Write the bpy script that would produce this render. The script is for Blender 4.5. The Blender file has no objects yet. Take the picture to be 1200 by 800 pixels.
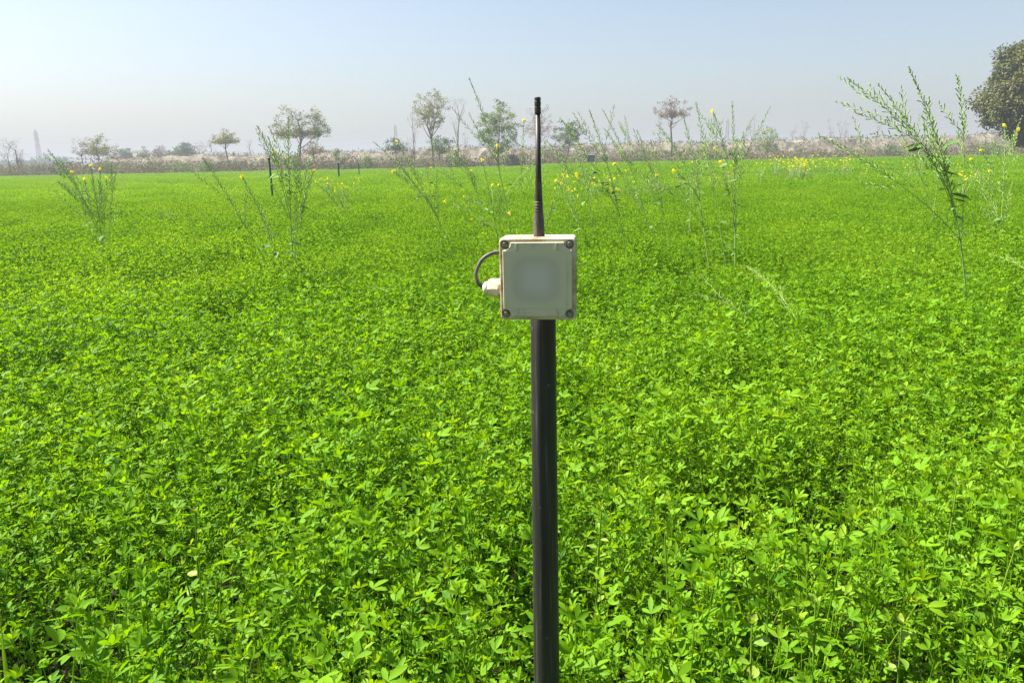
import bpy, math, random
import numpy as np
from mathutils import Vector, Matrix, noise

R = math.radians
scene = bpy.context.scene
col = scene.collection

# ---------------------------------------------------------------- camera
PW, PH, FPX = 1200.0, 800.0, 873.0
CAM = Vector((0, 0, 1.45))
PITCH, ROLL = R(13.59), R(1.15)
_f = Vector((0, math.cos(PITCH), -math.sin(PITCH)))
_r0 = Vector((1, 0, 0)); _u0 = Vector((0, math.sin(PITCH), math.cos(PITCH)))
_r = _r0 * math.cos(ROLL) - _u0 * math.sin(ROLL)
_u = _u0 * math.cos(ROLL) + _r0 * math.sin(ROLL)
cd = bpy.data.cameras.new('camera'); cam = bpy.data.objects.new('camera', cd); col.objects.link(cam)
m = Matrix((_r, _u, -_f)).transposed().to_4x4(); m.translation = CAM
cam.matrix_world = m
cd.sensor_width = 36.0; cd.lens = 36.0 * FPX / PW; cd.clip_start = 0.02; cd.clip_end = 6000
scene.camera = cam

# ---------------------------------------------------------------- sky, sun, exposure
SUN_AZ, SUN_EL = -75.0, 52.0          # degrees clockwise from the view direction (+Y); to the left
w = bpy.data.worlds.new('World'); scene.world = w; w.use_nodes = True
nt = w.node_tree; nt.nodes.clear()
sky = nt.nodes.new('ShaderNodeTexSky'); sky.sky_type = 'NISHITA'; sky.sun_disc = False
sky.sun_elevation = R(SUN_EL); sky.sun_rotation = R(SUN_AZ % 360)
sky.air_density = 1.0; sky.dust_density = 2.6; sky.ozone_density = 1.0; sky.altitude = 0
bg = nt.nodes.new('ShaderNodeBackground'); bg.inputs['Strength'].default_value = 0.058
ow = nt.nodes.new('ShaderNodeOutputWorld')
nt.links.new(sky.outputs[0], bg.inputs[0]); nt.links.new(bg.outputs[0], ow.inputs[0])
sd = bpy.data.lights.new('sun', 'SUN'); sd.energy = 5.0; sd.angle = R(0.5); sd.color = (1.0, 0.955, 0.88)
sun = bpy.data.objects.new('sun', sd); col.objects.link(sun)
_sd = Vector((math.sin(R(SUN_AZ)) * math.cos(R(SUN_EL)), math.cos(R(SUN_AZ)) * math.cos(R(SUN_EL)), math.sin(R(SUN_EL))))
sun.rotation_euler = _sd.to_track_quat('Z', 'Y').to_euler(); sun.location = (-20, 0, 30)
vs = scene.view_settings
vs.view_transform = 'Standard'; vs.look = 'None'; vs.exposure = 1.76; vs.gamma = 1.0; vs.use_curve_mapping = False
cy = scene.cycles
cy.max_bounces = 5; cy.diffuse_bounces = 3; cy.glossy_bounces = 2; cy.transmission_bounces = 4
cy.transparent_max_bounces = 8; cy.volume_bounces = 0; cy.caustics_reflective = False; cy.caustics_refractive = False
cy.use_denoising = True; cy.denoising_prefilter = 'NONE'

# ---------------------------------------------------------------- helpers
def ray(px, py):
    return _f + _r * ((px - PW / 2) / FPX) + _u * ((PH / 2 - py) / FPX)
def at(px, py, Y):                    # the point at forward distance Y that a photo pixel looks at
    d = ray(px, py); return CAM + d * (Y / d.y)
def at_z(px, py, z):
    d = ray(px, py); return CAM + d * ((z - CAM.z) / d.z)
def xat(px, Y):                       # world x of a photo column at forward distance Y near the horizon
    return at(px, 189 - (px - 600) * math.tan(ROLL), Y).x

def props(o, label=None, cat=None, group=None, kind=None):
    if label: o['label'] = label
    if cat: o['category'] = cat
    if group: o['group'] = group
    if kind: o['kind'] = kind
    return o
def empty(name, loc, label=None, cat=None, group=None):
    o = bpy.data.objects.new(name, None); col.objects.link(o); o.location = loc
    o.empty_display_size = 0.1
    return props(o, label, cat, group)

class MB:
    def __init__(s): s.v = []; s.f = []; s.t = []
    def vert(s, p, t=0.5): s.v.append((p[0], p[1], p[2])); s.t.append(t); return len(s.v) - 1
    def poly(s, pts, t=0.5):
        s.f.append([s.vert(p, t) for p in pts])
    def tube(s, pts, rad, n=5, t=0.5, cap=True, squash=None):
        pts = [Vector(p) for p in pts]; rings = []
        up = None
        for i, p in enumerate(pts):
            d = (pts[min(i + 1, len(pts) - 1)] - pts[max(i - 1, 0)])
            if d.length < 1e-9: d = Vector((0, 0, 1))
            d.normalize()
            if up is None: up = d.orthogonal().normalized()
            up = (up - d * up.dot(d))
            if up.length < 1e-6: up = d.orthogonal()
            up.normalize(); sd_ = d.cross(up)
            r = rad[i] if hasattr(rad, '__len__') else rad
            rings.append([s.vert(p + (up * math.cos(2 * math.pi * k / n) + sd_ * math.sin(2 * math.pi * k / n)) * r, t) for k in range(n)])
        for a, b in zip(rings, rings[1:]):
            for k in range(n): s.f.append([a[k], a[(k + 1) % n], b[(k + 1) % n], b[k]])
        if cap: s.f.append(rings[0][::-1]); s.f.append(rings[-1])
    def box(s, c, d, t=0.5, rot=None):
        c = Vector(c); i0 = len(s.v)
        for x in (-1, 1):
            for y in (-1, 1):
                for z in (-1, 1):
                    p = Vector((x * d[0] / 2, y * d[1] / 2, z * d[2] / 2))
                    if rot is not None: p = rot @ p
                    s.vert(c + p, t)
        for q in ((0, 1, 3, 2), (4, 6, 7, 5), (0, 4, 5, 1), (2, 3, 7, 6), (0, 2, 6, 4), (1, 5, 7, 3)):
            s.f.append([i0 + k for k in q])
    def lathe(s, prof, n=24, c=(0, 0, 0), t=0.5):
        rings = [[s.vert((c[0] + r * math.cos(2 * math.pi * k / n), c[1] + r * math.sin(2 * math.pi * k / n), c[2] + z), t) for k in range(n)] for r, z in prof]
        for a, b in zip(rings, rings[1:]):
            for k in range(n): s.f.append([a[k], a[(k + 1) % n], b[(k + 1) % n], b[k]])
        s.f.append(rings[0][::-1]); s.f.append(rings[-1])
    def prism(s, outline, y0, y1, bev=0.0, t=0.5):   # outline in x,z ; front face at y0 (towards -y), back at y1
        def inset(pts, d):
            n = len(pts); out = []
            for i in range(n):
                a, b, c_ = Vector(pts[i - 1]), Vector(pts[i]), Vector(pts[(i + 1) % n])
                e1 = (b - a).normalized(); e2 = (c_ - b).normalized()
                nn = Vector((-e1.y, e1.x)) + Vector((-e2.y, e2.x))
                if nn.length > 1e-6: nn.normalize()
                out.append((b.x + nn.x * d, b.y + nn.y * d))
            return out
        layers = [(inset(outline, bev) if bev else outline, y0)]
        if bev: layers.append((outline, y0 + bev))
        layers.append((outline, y1))
        rings = [[s.vert((x, y, z), t) for x, z in o] for o, y in layers]
        n = len(outline)
        for a, b in zip(rings, rings[1:]):
            for k in range(n): s.f.append([a[k], b[k], b[(k + 1) % n], a[(k + 1) % n]])
        s.f.append(rings[0]); s.f.append(rings[-1][::-1])
    def mesh(s, name, mat, smooth=False):
        me = bpy.data.meshes.new(name); me.from_pydata(s.v, [], s.f); me.materials.append(mat)
        a = me.attributes.new('tint', 'FLOAT', 'POINT'); a.data.foreach_set('value', s.t)
        if smooth: me.polygons.foreach_set('use_smooth', [True] * len(me.polygons))
        me.update(); return me
    def build(s, name, mat, parent=None, smooth=False, loc=None):
        o = bpy.data.objects.new(name, s.mesh(name, mat, smooth)); col.objects.link(o)
        if parent: o.parent = parent
        if loc is not None: o.location = loc
        return o

# ---------------------------------------------------------------- materials
def new_mat(name):
    mt = bpy.data.materials.new(name); mt.use_nodes = True
    t = mt.node_tree; t.nodes.clear()
    return mt, t, t.nodes.new('ShaderNodeOutputMaterial')
def node(t, ty, **kw):
    n = t.nodes.new(ty)
    for k, v in kw.items(): setattr(n, k, v)
    return n
def ramp(t, stops):
    n = node(t, 'ShaderNodeValToRGB'); e = n.color_ramp.elements
    while len(e) > 1: e.remove(e[-1])
    e[0].position = stops[0][0]; e[0].color = (*stops[0][1], 1)
    for p, c in stops[1:]:
        x = e.new(p); x.color = (*c, 1)
    return n
def leaf_mat(name, stops, trans=0.4, tcol=(1.25, 1.15, 0.5), rough=0.45, spec=0.35, field=False):
    mt, t, out = new_mat(name)
    at_ = node(t, 'ShaderNodeAttribute', attribute_name='tint')
    oi = node(t, 'ShaderNodeObjectInfo')
    mad = node(t, 'ShaderNodeMath', operation='MULTIPLY_ADD'); mad.inputs[1].default_value = 0.30; mad.inputs[2].default_value = -0.15
    t.links.new(oi.outputs['Random'], mad.inputs[0])
    ad = node(t, 'ShaderNodeMath', operation='ADD'); t.links.new(at_.outputs['Fac'], ad.inputs[0]); t.links.new(mad.outputs[0], ad.inputs[1])
    last = ad
    if field:
        geo = node(t, 'ShaderNodeNewGeometry'); nz = node(t, 'ShaderNodeTexNoise'); nz.inputs['Scale'].default_value = 0.35; nz.inputs['Detail'].default_value = 3
        t.links.new(geo.outputs['Position'], nz.inputs['Vector'])
        m2 = node(t, 'ShaderNodeMath', operation='MULTIPLY_ADD'); m2.inputs[1].default_value = 0.7; m2.inputs[2].default_value = -0.35
        t.links.new(nz.outputs['Fac'], m2.inputs[0])
        a2 = node(t, 'ShaderNodeMath', operation='ADD'); t.links.new(ad.outputs[0], a2.inputs[0]); t.links.new(m2.outputs[0], a2.inputs[1]); last = a2
    rp = ramp(t, stops); t.links.new(last.outputs[0], rp.inputs[0])
    pb = node(t, 'ShaderNodeBsdfPrincipled'); pb.inputs['Roughness'].default_value = rough; pb.inputs['Specular IOR Level'].default_value = spec
    t.links.new(rp.outputs[0], pb.inputs['Base Color'])
    tr = node(t, 'ShaderNodeBsdfTranslucent')
    mx = node(t, 'ShaderNodeMix', data_type='RGBA', blend_type='MULTIPLY'); mx.inputs[0].default_value = 1.0
    t.links.new(rp.outputs[0], mx.inputs[6]); mx.inputs[7].default_value = (*tcol, 1)
    t.links.new(mx.outputs[2], tr.inputs[0])
    ms = node(t, 'ShaderNodeMixShader'); ms.inputs[0].default_value = trans
    t.links.new(pb.outputs[0], ms.inputs[1]); t.links.new(tr.outputs[0], ms.inputs[2]); t.links.new(ms.outputs[0], out.inputs[0])
    return mt
def plain_mat(name, c1, c2, scale=20.0, rough=0.6, spec=0.4, metal=0.0, detail=4, stretch=(1, 1, 1), lo=0.35, hi=0.65, bump=0.0, bscale=None):
    mt, t, out = new_mat(name)
    tc = node(t, 'ShaderNodeTexCoord'); mp = node(t, 'ShaderNodeMapping'); mp.inputs['Scale'].default_value = stretch
    t.links.new(tc.outputs['Object'], mp.inputs[0])
    nz = node(t, 'ShaderNodeTexNoise'); nz.inputs['Scale'].default_value = scale; nz.inputs['Detail'].default_value = detail
    t.links.new(mp.outputs[0], nz.inputs['Vector'])
    rp = ramp(t, [(lo, c1), (hi, c2)]); t.links.new(nz.outputs['Fac'], rp.inputs[0])
    pb = node(t, 'ShaderNodeBsdfPrincipled'); pb.inputs['Roughness'].default_value = rough
    pb.inputs['Specular IOR Level'].default_value = spec; pb.inputs['Metallic'].default_value = metal
    t.links.new(rp.outputs[0], pb.inputs['Base Color'])
    if bump:
        n2 = node(t, 'ShaderNodeTexNoise'); n2.inputs['Scale'].default_value = bscale or scale * 3; n2.inputs['Detail'].default_value = 5
        t.links.new(mp.outputs[0], n2.inputs['Vector'])
        bp = node(t, 'ShaderNodeBump'); bp.inputs['Strength'].default_value = bump; bp.inputs['Distance'].default_value = 0.02
        t.links.new(n2.outputs['Fac'], bp.inputs['Height']); t.links.new(bp.outputs[0], pb.inputs['Normal'])
    t.links.new(pb.outputs[0], out.inputs[0]); mt['pb'] = pb.name
    return mt

M = {}
M['crop'] = leaf_mat('clover_leaf', [(0.0, (0.050, 0.150, 0.006)), (0.35, (0.116, 0.270, 0.006)), (0.7, (0.182, 0.348, 0.010)), (1.0, (0.275, 0.41, 0.03))], 0.48, (1.25, 1.12, 0.3), 0.6, 0.15, field=True)
M['weed'] = leaf_mat('weed_leaf', [(0.0, (0.08, 0.19, 0.018)), (0.5, (0.15, 0.28, 0.022)), (1.0, (0.23, 0.33, 0.035))], 0.35, (1.2, 1.1, 0.4), 0.5, 0.25)
M['mustard_leaf'] = leaf_mat('mustard_leaf', [(0.0, (0.09, 0.18, 0.045)), (1.0, (0.17, 0.28, 0.09))], 0.3, (1.2, 1.1, 0.5), 0.7, 0.15)
M['mustard_stem'] = leaf_mat('mustard_stem', [(0.0, (0.20, 0.34, 0.07)), (1.0, (0.36, 0.48, 0.16))], 0.15, (1.1, 1.1, 0.5), 0.5, 0.3)
M['dry_stem'] = leaf_mat('dry_stem', [(0.0, (0.15, 0.26, 0.04)), (1.0, (0.24, 0.34, 0.07))], 0.15, (1.1, 1.0, 0.6), 0.6, 0.2)
M['petal'] = leaf_mat('mustard_petal', [(0.0, (0.78, 0.66, 0.01)), (1.0, (0.85, 0.78, 0.04))], 0.4, (1.1, 1.0, 0.5), 0.6, 0.2)
M['dense_leaf'] = leaf_mat('mango_leaf', [(0.0, (0.050, 0.072, 0.014)), (0.5, (0.105, 0.118, 0.024)), (0.75, (0.16, 0.145, 0.04)), (1.0, (0.21, 0.16, 0.065))], 0.2, (1.2, 1.1, 0.5), 0.5, 0.3)
M['green_leaf'] = leaf_mat('green_tree_leaf', [(0.0, (0.075, 0.14, 0.03)), (0.6, (0.13, 0.21, 0.045)), (1.0, (0.20, 0.27, 0.07))], 0.3, (1.2, 1.1, 0.5), 0.55, 0.25)
M['dark_leaf'] = leaf_mat('dark_tree_leaf', [(0.0, (0.055, 0.09, 0.04)), (1.0, (0.11, 0.16, 0.065))], 0.2, (1.1, 1.1, 0.6), 0.6, 0.25)
M['brown_leaf'] = leaf_mat('thin_tree_leaf', [(0.0, (0.11, 0.135, 0.045)), (0.5, (0.17, 0.19, 0.065)), (1.0, (0.25, 0.245, 0.095))], 0.25, (1.1, 1.05, 0.6), 0.6, 0.2)
M['pink_leaf'] = leaf_mat('bare_bud', [(0.0, (0.17, 0.12, 0.10)), (1.0, (0.27, 0.21, 0.18))], 0.2, (1.1, 1.0, 0.8), 0.7, 0.2)
M['scrub'] = leaf_mat('dry_scrub', [(0.0, (0.065, 0.085, 0.03)), (0.45, (0.13, 0.125, 0.06)), (0.8, (0.20, 0.175, 0.10)), (1.0, (0.12, 0.17, 0.045))], 0.2, (1.1, 1.0, 0.7), 0.8, 0.1)
M['bark'] = plain_mat('bark', (0.10, 0.078, 0.058), (0.19, 0.15, 0.115), 3.0, 0.9, 0.1)
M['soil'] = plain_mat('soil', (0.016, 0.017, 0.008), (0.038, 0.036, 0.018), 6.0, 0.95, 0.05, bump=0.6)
M['ground'] = plain_mat('far_ground', (0.10, 0.13, 0.035), (0.19, 0.17, 0.075), 0.05, 0.95, 0.05)
M['bank'] = plain_mat('bank_earth', (0.10, 0.09, 0.065), (0.24, 0.215, 0.165), 0.35, 0.95, 0.05, detail=8, lo=0.36, hi=0.66, bump=0.8, bscale=1.2)
M['steel'] = plain_mat('galvanised_steel', (0.13, 0.135, 0.14), (0.19, 0.195, 0.20), 0.5, 0.6, 0.4)

# ---------------------------------------------------------------- ground
def ground_sheet():
    mb = MB()
    S = 1350
    mb.poly([(-S, -30, 0), (S, -30, 0), (S, 2 * S, 0), (-S, 2 * S, 0)])
    return props(mb.build('ground', M['ground']), 'flat dry grassy farmland reaching the hazy horizon', 'ground', kind='structure')
ground_sheet()
FAR_Y = 150.0
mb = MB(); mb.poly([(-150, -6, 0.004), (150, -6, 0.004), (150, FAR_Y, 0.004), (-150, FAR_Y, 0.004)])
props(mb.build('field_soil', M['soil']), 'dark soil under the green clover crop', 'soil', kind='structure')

def fbm(x, y, s, seed=0.0):
    return noise.noise(Vector((x * s + seed, y * s - seed, seed))) + 0.5 * noise.noise(Vector((x * s * 2.1 + seed, y * s * 2.1, seed + 7)))

# ---------------------------------------------------------------- crop prototypes
rng = random.Random(11)
def leaflet(mb, P, d, nrm, L, W, fold, curl, t, det):
    d = d.normalized(); s = d.cross(nrm)
    if s.length < 1e-5: s = d.orthogonal()
    s.normalize(); n = s.cross(d).normalized()
    def pt(u, wv):
        c = P + d * (L * u) - n * (curl * L * u * u)
        return c + s * (W * wv) + n * (fold * abs(wv) * W)
    if det >= 2:
        rows = [(0.28, 0.36), (0.55, 0.5), (0.82, 0.36)]
        b = mb.vert(pt(0, 0), t); pr = None
        for u, wv in rows:
            r_ = [mb.vert(pt(u, -wv), t), mb.vert(pt(u, 0), t), mb.vert(pt(u, wv), t)]
            if pr is None: mb.f += [[b, r_[1], r_[0]], [b, r_[2], r_[1]]]
            else: mb.f += [[pr[0], pr[1], r_[1], r_[0]], [pr[1], pr[2], r_[2], r_[1]]]
            pr = r_
        e = mb.vert(pt(1, 0), t); mb.f += [[pr[0], pr[1], e], [pr[1], pr[2], e]]
    elif det == 1:
        b = mb.vert(pt(0, 0), t); a1 = mb.vert(pt(.4, -.46), t); a2 = mb.vert(pt(.75, -.42), t); e = mb.vert(pt(1, 0), t)
        c1 = mb.vert(pt(.75, .42), t); c2 = mb.vert(pt(.4, .46), t)
        mb.f += [[b, e, a2, a1], [b, c2, c1, e]]
    else:
        b = mb.vert(pt(0, 0), t); a1 = mb.vert(pt(.55, -.5), t); e = mb.vert(pt(1, 0), t); c1 = mb.vert(pt(.55, .5), t)
        mb.f += [[b, e, a1], [b, c1, e]]

def trifoliate(mb, P, out, size, t, det, rg, stalk=True):
    """a petiole carrying three leaflets"""
    up = Vector((0, 0, 1))
    d = (out + up * rg.uniform(0.35, 1.4)).normalized()
    pl = size * rg.uniform(0.7, 1.3)
    Q = P + d * pl
    if stalk and det >= 1: mb.tube([P, P + d * pl * 0.5 + up * 0.002, Q], [0.0009, 0.0008, 0.0007], 3, t * 0.9, cap=False)
    side = d.cross(up)
    if side.length < 1e-4: side = Vector((1, 0, 0))
    side.normalize()
    base = (d * rg.uniform(.3, 1) + out * rg.uniform(0.2, 0.8) + up * rg.uniform(-0.15, 1.0)).normalized()
    nrm = side.cross(base).normalized()
    for a in (-1, 0, 1):
        ang = a * R(rg.uniform(38, 68))
        dd = base * math.cos(ang) + side * math.sin(ang) + nrm * rg.uniform(-0.15, 0.35)
        Lf = size * rg.uniform(0.85, 1.2) * (1.1 if a == 0 else 0.95)
        n2 = nrm + Vector((rg.uniform(-.35, .35), rg.uniform(-.35, .35), rg.uniform(-.2, .2)))
        leaflet(mb, Q, dd, n2, Lf, Lf * rg.uniform(0.31, 0.44), rg.uniform(0.05, 0.55), rg.uniform(-0.05, 0.35), t + rg.uniform(-0.12, 0.12), det)

def stem(mb, x, y, h, lean, det, rg, nleaf, size, z0=0.0, low=0.25):
    a = rg.uniform(0, 2 * math.pi); lx, ly = math.cos(a) * lean, math.sin(a) * lean
    def P(u): return Vector((x + lx * u * u, y + ly * u * u, z0 + h * u))
    if det >= 1: mb.tube([P(0.05), P(.4), P(.7), P(1)], [0.0022, 0.0020, 0.0016, 0.001], 3, 0.55, cap=False)
    ph = rg.uniform(0, 6.28)
    tone = rg.uniform(0.3, 0.62)
    for i in range(nleaf):
        u = low + (1 - low) * (i + rg.random() * 0.5) / nleaf
        ph += 2.4 + rg.uniform(-.4, .4)
        o = Vector((math.cos(ph), math.sin(ph), rg.uniform(-.1, .3)))
        trifoliate(mb, P(u), o, size * rg.uniform(0.75, 1.2), tone + rg.uniform(-.14, .14), det, rg)
    # young upright tuft at the tip
    for k in range(2 if det else 1):
        ph += 2.2
        o = Vector((math.cos(ph) * .5, math.sin(ph) * .5, 1.2))
        trifoliate(mb, P(0.98), o, size * 0.7, tone + 0.2 + rg.uniform(-.1, .1), det, rg, stalk=False)

protos = bpy.data.collections.new('crop_prototypes')      # not linked to the scene: instanced only
NEAR, MID, FAR = 12, 8, 6
for i in range(NEAR):
    mb = MB(); stem(mb, 0, 0, 0.47, rng.uniform(0.02, 0.09), 2, rng, rng.choice((11, 12, 14)), (0.018 + 0.017 * (i / (NEAR - 1)) ** 1.3), low=0.12)
    protos.objects.link(bpy.data.objects.new('clover_%02d' % i, mb.mesh('clover_near', M['crop'], True)))
for i in range(MID):
    mb = MB()
    for k in range(56):
        r_ = 0.29 * math.sqrt(rng.random()); a = rng.uniform(0, 6.283)
        stem(mb, r_ * math.cos(a), r_ * math.sin(a), rng.uniform(0.36, 0.50), rng.uniform(0.02, 0.09), 1, rng, 6, rng.uniform(0.017, 0.026), low=0.42)
    protos.objects.link(bpy.data.objects.new('clover_%02d' % (NEAR + i), mb.mesh('clover_mid', M['crop'], True)))
for i in range(FAR):
    mb = MB()
    for k in range(400):
        r_ = 0.95 * math.sqrt(rng.random()); a = rng.uniform(0, 6.283)
        stem(mb, r_ * math.cos(a), r_ * math.sin(a), rng.uniform(0.34, 0.50), rng.uniform(0.02, 0.1), 0, rng, 3, rng.uniform(0.03, 0.045), low=0.6)
    protos.objects.link(bpy.data.objects.new('clover_%02d' % (NEAR + MID + i), mb.mesh('clover_far', M['crop'], True)))

def canopy(x, y):                     # height factor of the crop; 1 is 0.47 m
    h = 0.98 + 0.27 * fbm(x, y, 2.8, 31.0) + 0.12 * fbm(x, y, 0.9, 3.1) + 0.07 * fbm(x, y, 0.22, 9.4)
    if y > 44 and x > 4.0 + 0.02 * y: h += 0.55 * min(1, (y - 44) / 0.8)      # taller strip behind the cross ridge on the right
    return h
P_, RO, SC, IX = [], [], [], []
def put(x, y, s, i, tilt=0.12, z=0.0):
    P_.append((x, y, z)); RO.append((rng.gauss(0, tilt), rng.gauss(0, tilt), rng.uniform(0, 6.283))); SC.append(s); IX.append(i)
# near single stems, jittered grid
Y0, Y1, Y2 = 0.72, 6.2, 26.0
st = 0.047
yy = Y0
while yy < Y1:
    hw = 0.9 + 0.80 * yy
    n = int(2 * hw / st)
    for k in range(n):
        x = -hw + (k + rng.random()) * st; y = yy + rng.uniform(-.5, .5) * st
        g = fbm(x, y, 1.6, 21.0)
        if g < -0.52: continue
        s = canopy(x, y) * rng.uniform(0.72, 1.12)
        if g < -0.34: s *= 0.75
        if rng.random() < 0.05: s *= 1.16
        put(x, y, s, rng.randrange(NEAR))
    yy += st
n_near = len(P_)
st = 0.37; yy = Y1 - 0.1
while yy < Y2:
    hw = 1.5 + 0.80 * yy
    n = int(2 * hw / st)
    for k in range(n):
        x = -hw + (k + rng.random()) * st; y = yy + rng.uniform(-.5, .5) * st
        g = fbm(x, y, 0.8, 21.0)
        s = canopy(x, y) * rng.uniform(0.86, 1.14)
        if g < -0.45: s *= 0.78
        put(x, y, s, NEAR + rng.randrange(MID), 0.05)
    yy += st
st = 1.15; yy = Y2 - 0.3
while yy < FAR_Y - 1:
    hw = 3 + 0.76 * yy
    n = int(2 * hw / st)
    for k in range(n):
        x = -hw + (k + rng.random()) * st; y = yy + rng.uniform(-.5, .5) * st
        put(x, y, canopy(x, y) * rng.uniform(0.9, 1.1), NEAR + MID + rng.randrange(FAR), 0.03)
    yy += st
# crop beside and behind the camera, so the field goes on
for k in range(700):
    x = rng.uniform(-5, 5); y = rng.uniform(-5, 0.6)
    if abs(x) < 0.75 and y > -1.2: continue
    if y > 0.2 - abs(x) * 0.0 and abs(x) < 1.6: continue
    put(x, y, canopy(x, y) * rng.uniform(.9, 1.05), NEAR + rng.randrange(MID), 0.05)
print('crop instances', len(P_), 'near', n_near)
me = bpy.data.meshes.new('crop_field'); N = len(P_)
me.vertices.add(N); me.vertices.foreach_set('co', np.array(P_, dtype=np.float32).ravel())
a = me.attributes.new('rot', 'FLOAT_VECTOR', 'POINT'); a.data.foreach_set('vector', np.array(RO, dtype=np.float32).ravel())
a = me.attributes.new('scl', 'FLOAT', 'POINT'); a.data.foreach_set('value', np.array(SC, dtype=np.float32))
a = me.attributes.new('idx', 'INT', 'POINT'); a.data.foreach_set('value', np.array(IX, dtype=np.int32))
me.update()
crop = bpy.data.objects.new('crop_field', me); col.objects.link(crop)
props(crop, 'dense bright green clover crop covering the whole field', 'crop', kind='stuff')
ng = bpy.data.node_groups.new('crop_instances', 'GeometryNodeTree')
ng.interface.new_socket('Geometry', in_out='INPUT', socket_type='NodeSocketGeometry')
ng.interface.new_socket('Geometry', in_out='OUTPUT', socket_type='NodeSocketGeometry')
gi = ng.nodes.new('NodeGroupInput'); go = ng.nodes.new('NodeGroupOutput')
ci = ng.nodes.new('GeometryNodeCollectionInfo'); ci.inputs['Collection'].default_value = protos
ci.inputs['Separate Children'].default_value = True; ci.inputs['Reset Children'].default_value = True
ip = ng.nodes.new('GeometryNodeInstanceOnPoints'); ip.inputs['Pick Instance'].default_value = True
def named(ty, nm):
    n = ng.nodes.new('GeometryNodeInputNamedAttribute'); n.data_type = ty; n.inputs['Name'].default_value = nm; return n
nr = named('FLOAT_VECTOR', 'rot'); ns = named('FLOAT', 'scl'); ni = named('INT', 'idx')
e2r = ng.nodes.new('FunctionNodeEulerToRotation')
L_ = ng.links.new
L_(gi.outputs[0], ip.inputs['Points']); L_(ci.outputs[0], ip.inputs['Instance']); L_(ni.outputs[0], ip.inputs['Instance Index'])
L_(nr.outputs[0], e2r.inputs[0]); L_(e2r.outputs[0], ip.inputs['Rotation']); L_(ns.outputs[0], ip.inputs['Scale'])
L_(ip.outputs[0], go.inputs[0])
md = crop.modifiers.new('crop_instances', 'NODES'); md.node_group = ng

# ---------------------------------------------------------------- sensor station on its pole
def dirt_mat(name, base, dirt, amount=0.5, rough=0.5, scale=35, bump=0.15):
    mt = plain_mat(name, base, dirt, scale, rough, 0.4, detail=9, lo=amount, hi=min(1, amount + 0.22), bump=bump, bscale=scale * 6)
    return mt
M['housing'] = dirt_mat('housing_plastic', (0.52, 0.46, 0.32), (0.28, 0.18, 0.09), 0.44, 0.55)
M['lid'] = dirt_mat('lid_plastic', (0.48, 0.465, 0.325), (0.40, 0.355, 0.235), 0.50, 0.5, 50, 0.06)
M['gland'] = dirt_mat('gland_plastic', (0.66, 0.60, 0.47), (0.50, 0.37, 0.22), 0.50, 0.5, 90)
M['screw'] = plain_mat('screw_steel', (0.18, 0.16, 0.13), (0.36, 0.34, 0.30), 300, 0.4, 0.5, 0.7)
M['pocket_disc'] = plain_mat('dark_plastic', (0.07, 0.055, 0.035), (0.24, 0.20, 0.13), 160, 0.8, 0.2)
M['cable'] = plain_mat('cable_rubber', (0.055, 0.055, 0.05), (0.20, 0.17, 0.12), 70, 0.6, 0.35, lo=0.45, hi=0.72)
def rod_mat(name, c1, c2, c3, rough, sx=120, sz=3):
    mt, t, out = new_mat(name)
    tc = node(t, 'ShaderNodeTexCoord'); mp = node(t, 'ShaderNodeMapping'); mp.inputs['Scale'].default_value = (sx, sx, sz)
    t.links.new(tc.outputs['Object'], mp.inputs[0])
    nz = node(t, 'ShaderNodeTexNoise'); nz.inputs['Scale'].default_value = 1.0; nz.inputs['Detail'].default_value = 6; nz.inputs['Roughness'].default_value = 0.65
    t.links.new(mp.outputs[0], nz.inputs['Vector'])
    n2 = node(t, 'ShaderNodeTexNoise'); n2.inputs['Scale'].default_value = 60; n2.inputs['Detail'].default_value = 8
    t.links.new(tc.outputs['Object'], n2.inputs['Vector'])
    rp = ramp(t, [(0.40, c1), (0.58, c2), (0.74, c3)]); t.links.new(nz.outputs['Fac'], rp.inputs[0])
    r2 = ramp(t, [(0.67, (0, 0, 0)), (0.76, (1, 1, 1))]); t.links.new(n2.outputs['Fac'], r2.inputs[0])
    mx = node(t, 'ShaderNodeMix', data_type='RGBA'); t.links.new(r2.outputs[0], mx.inputs[0]); t.links.new(rp.outputs[0], mx.inputs[6]); mx.inputs[7].default_value = (*c3, 1)
    pb = node(t, 'ShaderNodeBsdfPrincipled'); pb.inputs['Roughness'].default_value = rough; pb.inputs['Specular IOR Level'].default_value = 0.35
    t.links.new(mx.outputs[2], pb.inputs['Base Color'])
    bp = node(t, 'ShaderNodeBump'); bp.inputs['Strength'].default_value = 0.25; bp.inputs['Distance'].default_value = 0.001
    t.links.new(nz.outputs['Fac'], bp.inputs['Height']); t.links.new(bp.outputs[0], pb.inputs['Normal'])
    t.links.new(pb.outputs[0], out.inputs[0]); return mt
M['pole'] = rod_mat('black_pipe', (0.014, 0.014, 0.013), (0.026, 0.025, 0.023), (0.13, 0.122, 0.108), 0.5)
M['antenna'] = rod_mat('antenna_rubber', (0.018, 0.017, 0.015), (0.035, 0.031, 0.026), (0.17, 0.14, 0.10), 0.5, 160, 20)
M['sleeve'] = rod_mat('antenna_sleeve', (0.05, 0.045, 0.04), (0.11, 0.09, 0.07), (0.24, 0.19, 0.14), 0.6, 200, 40)
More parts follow.
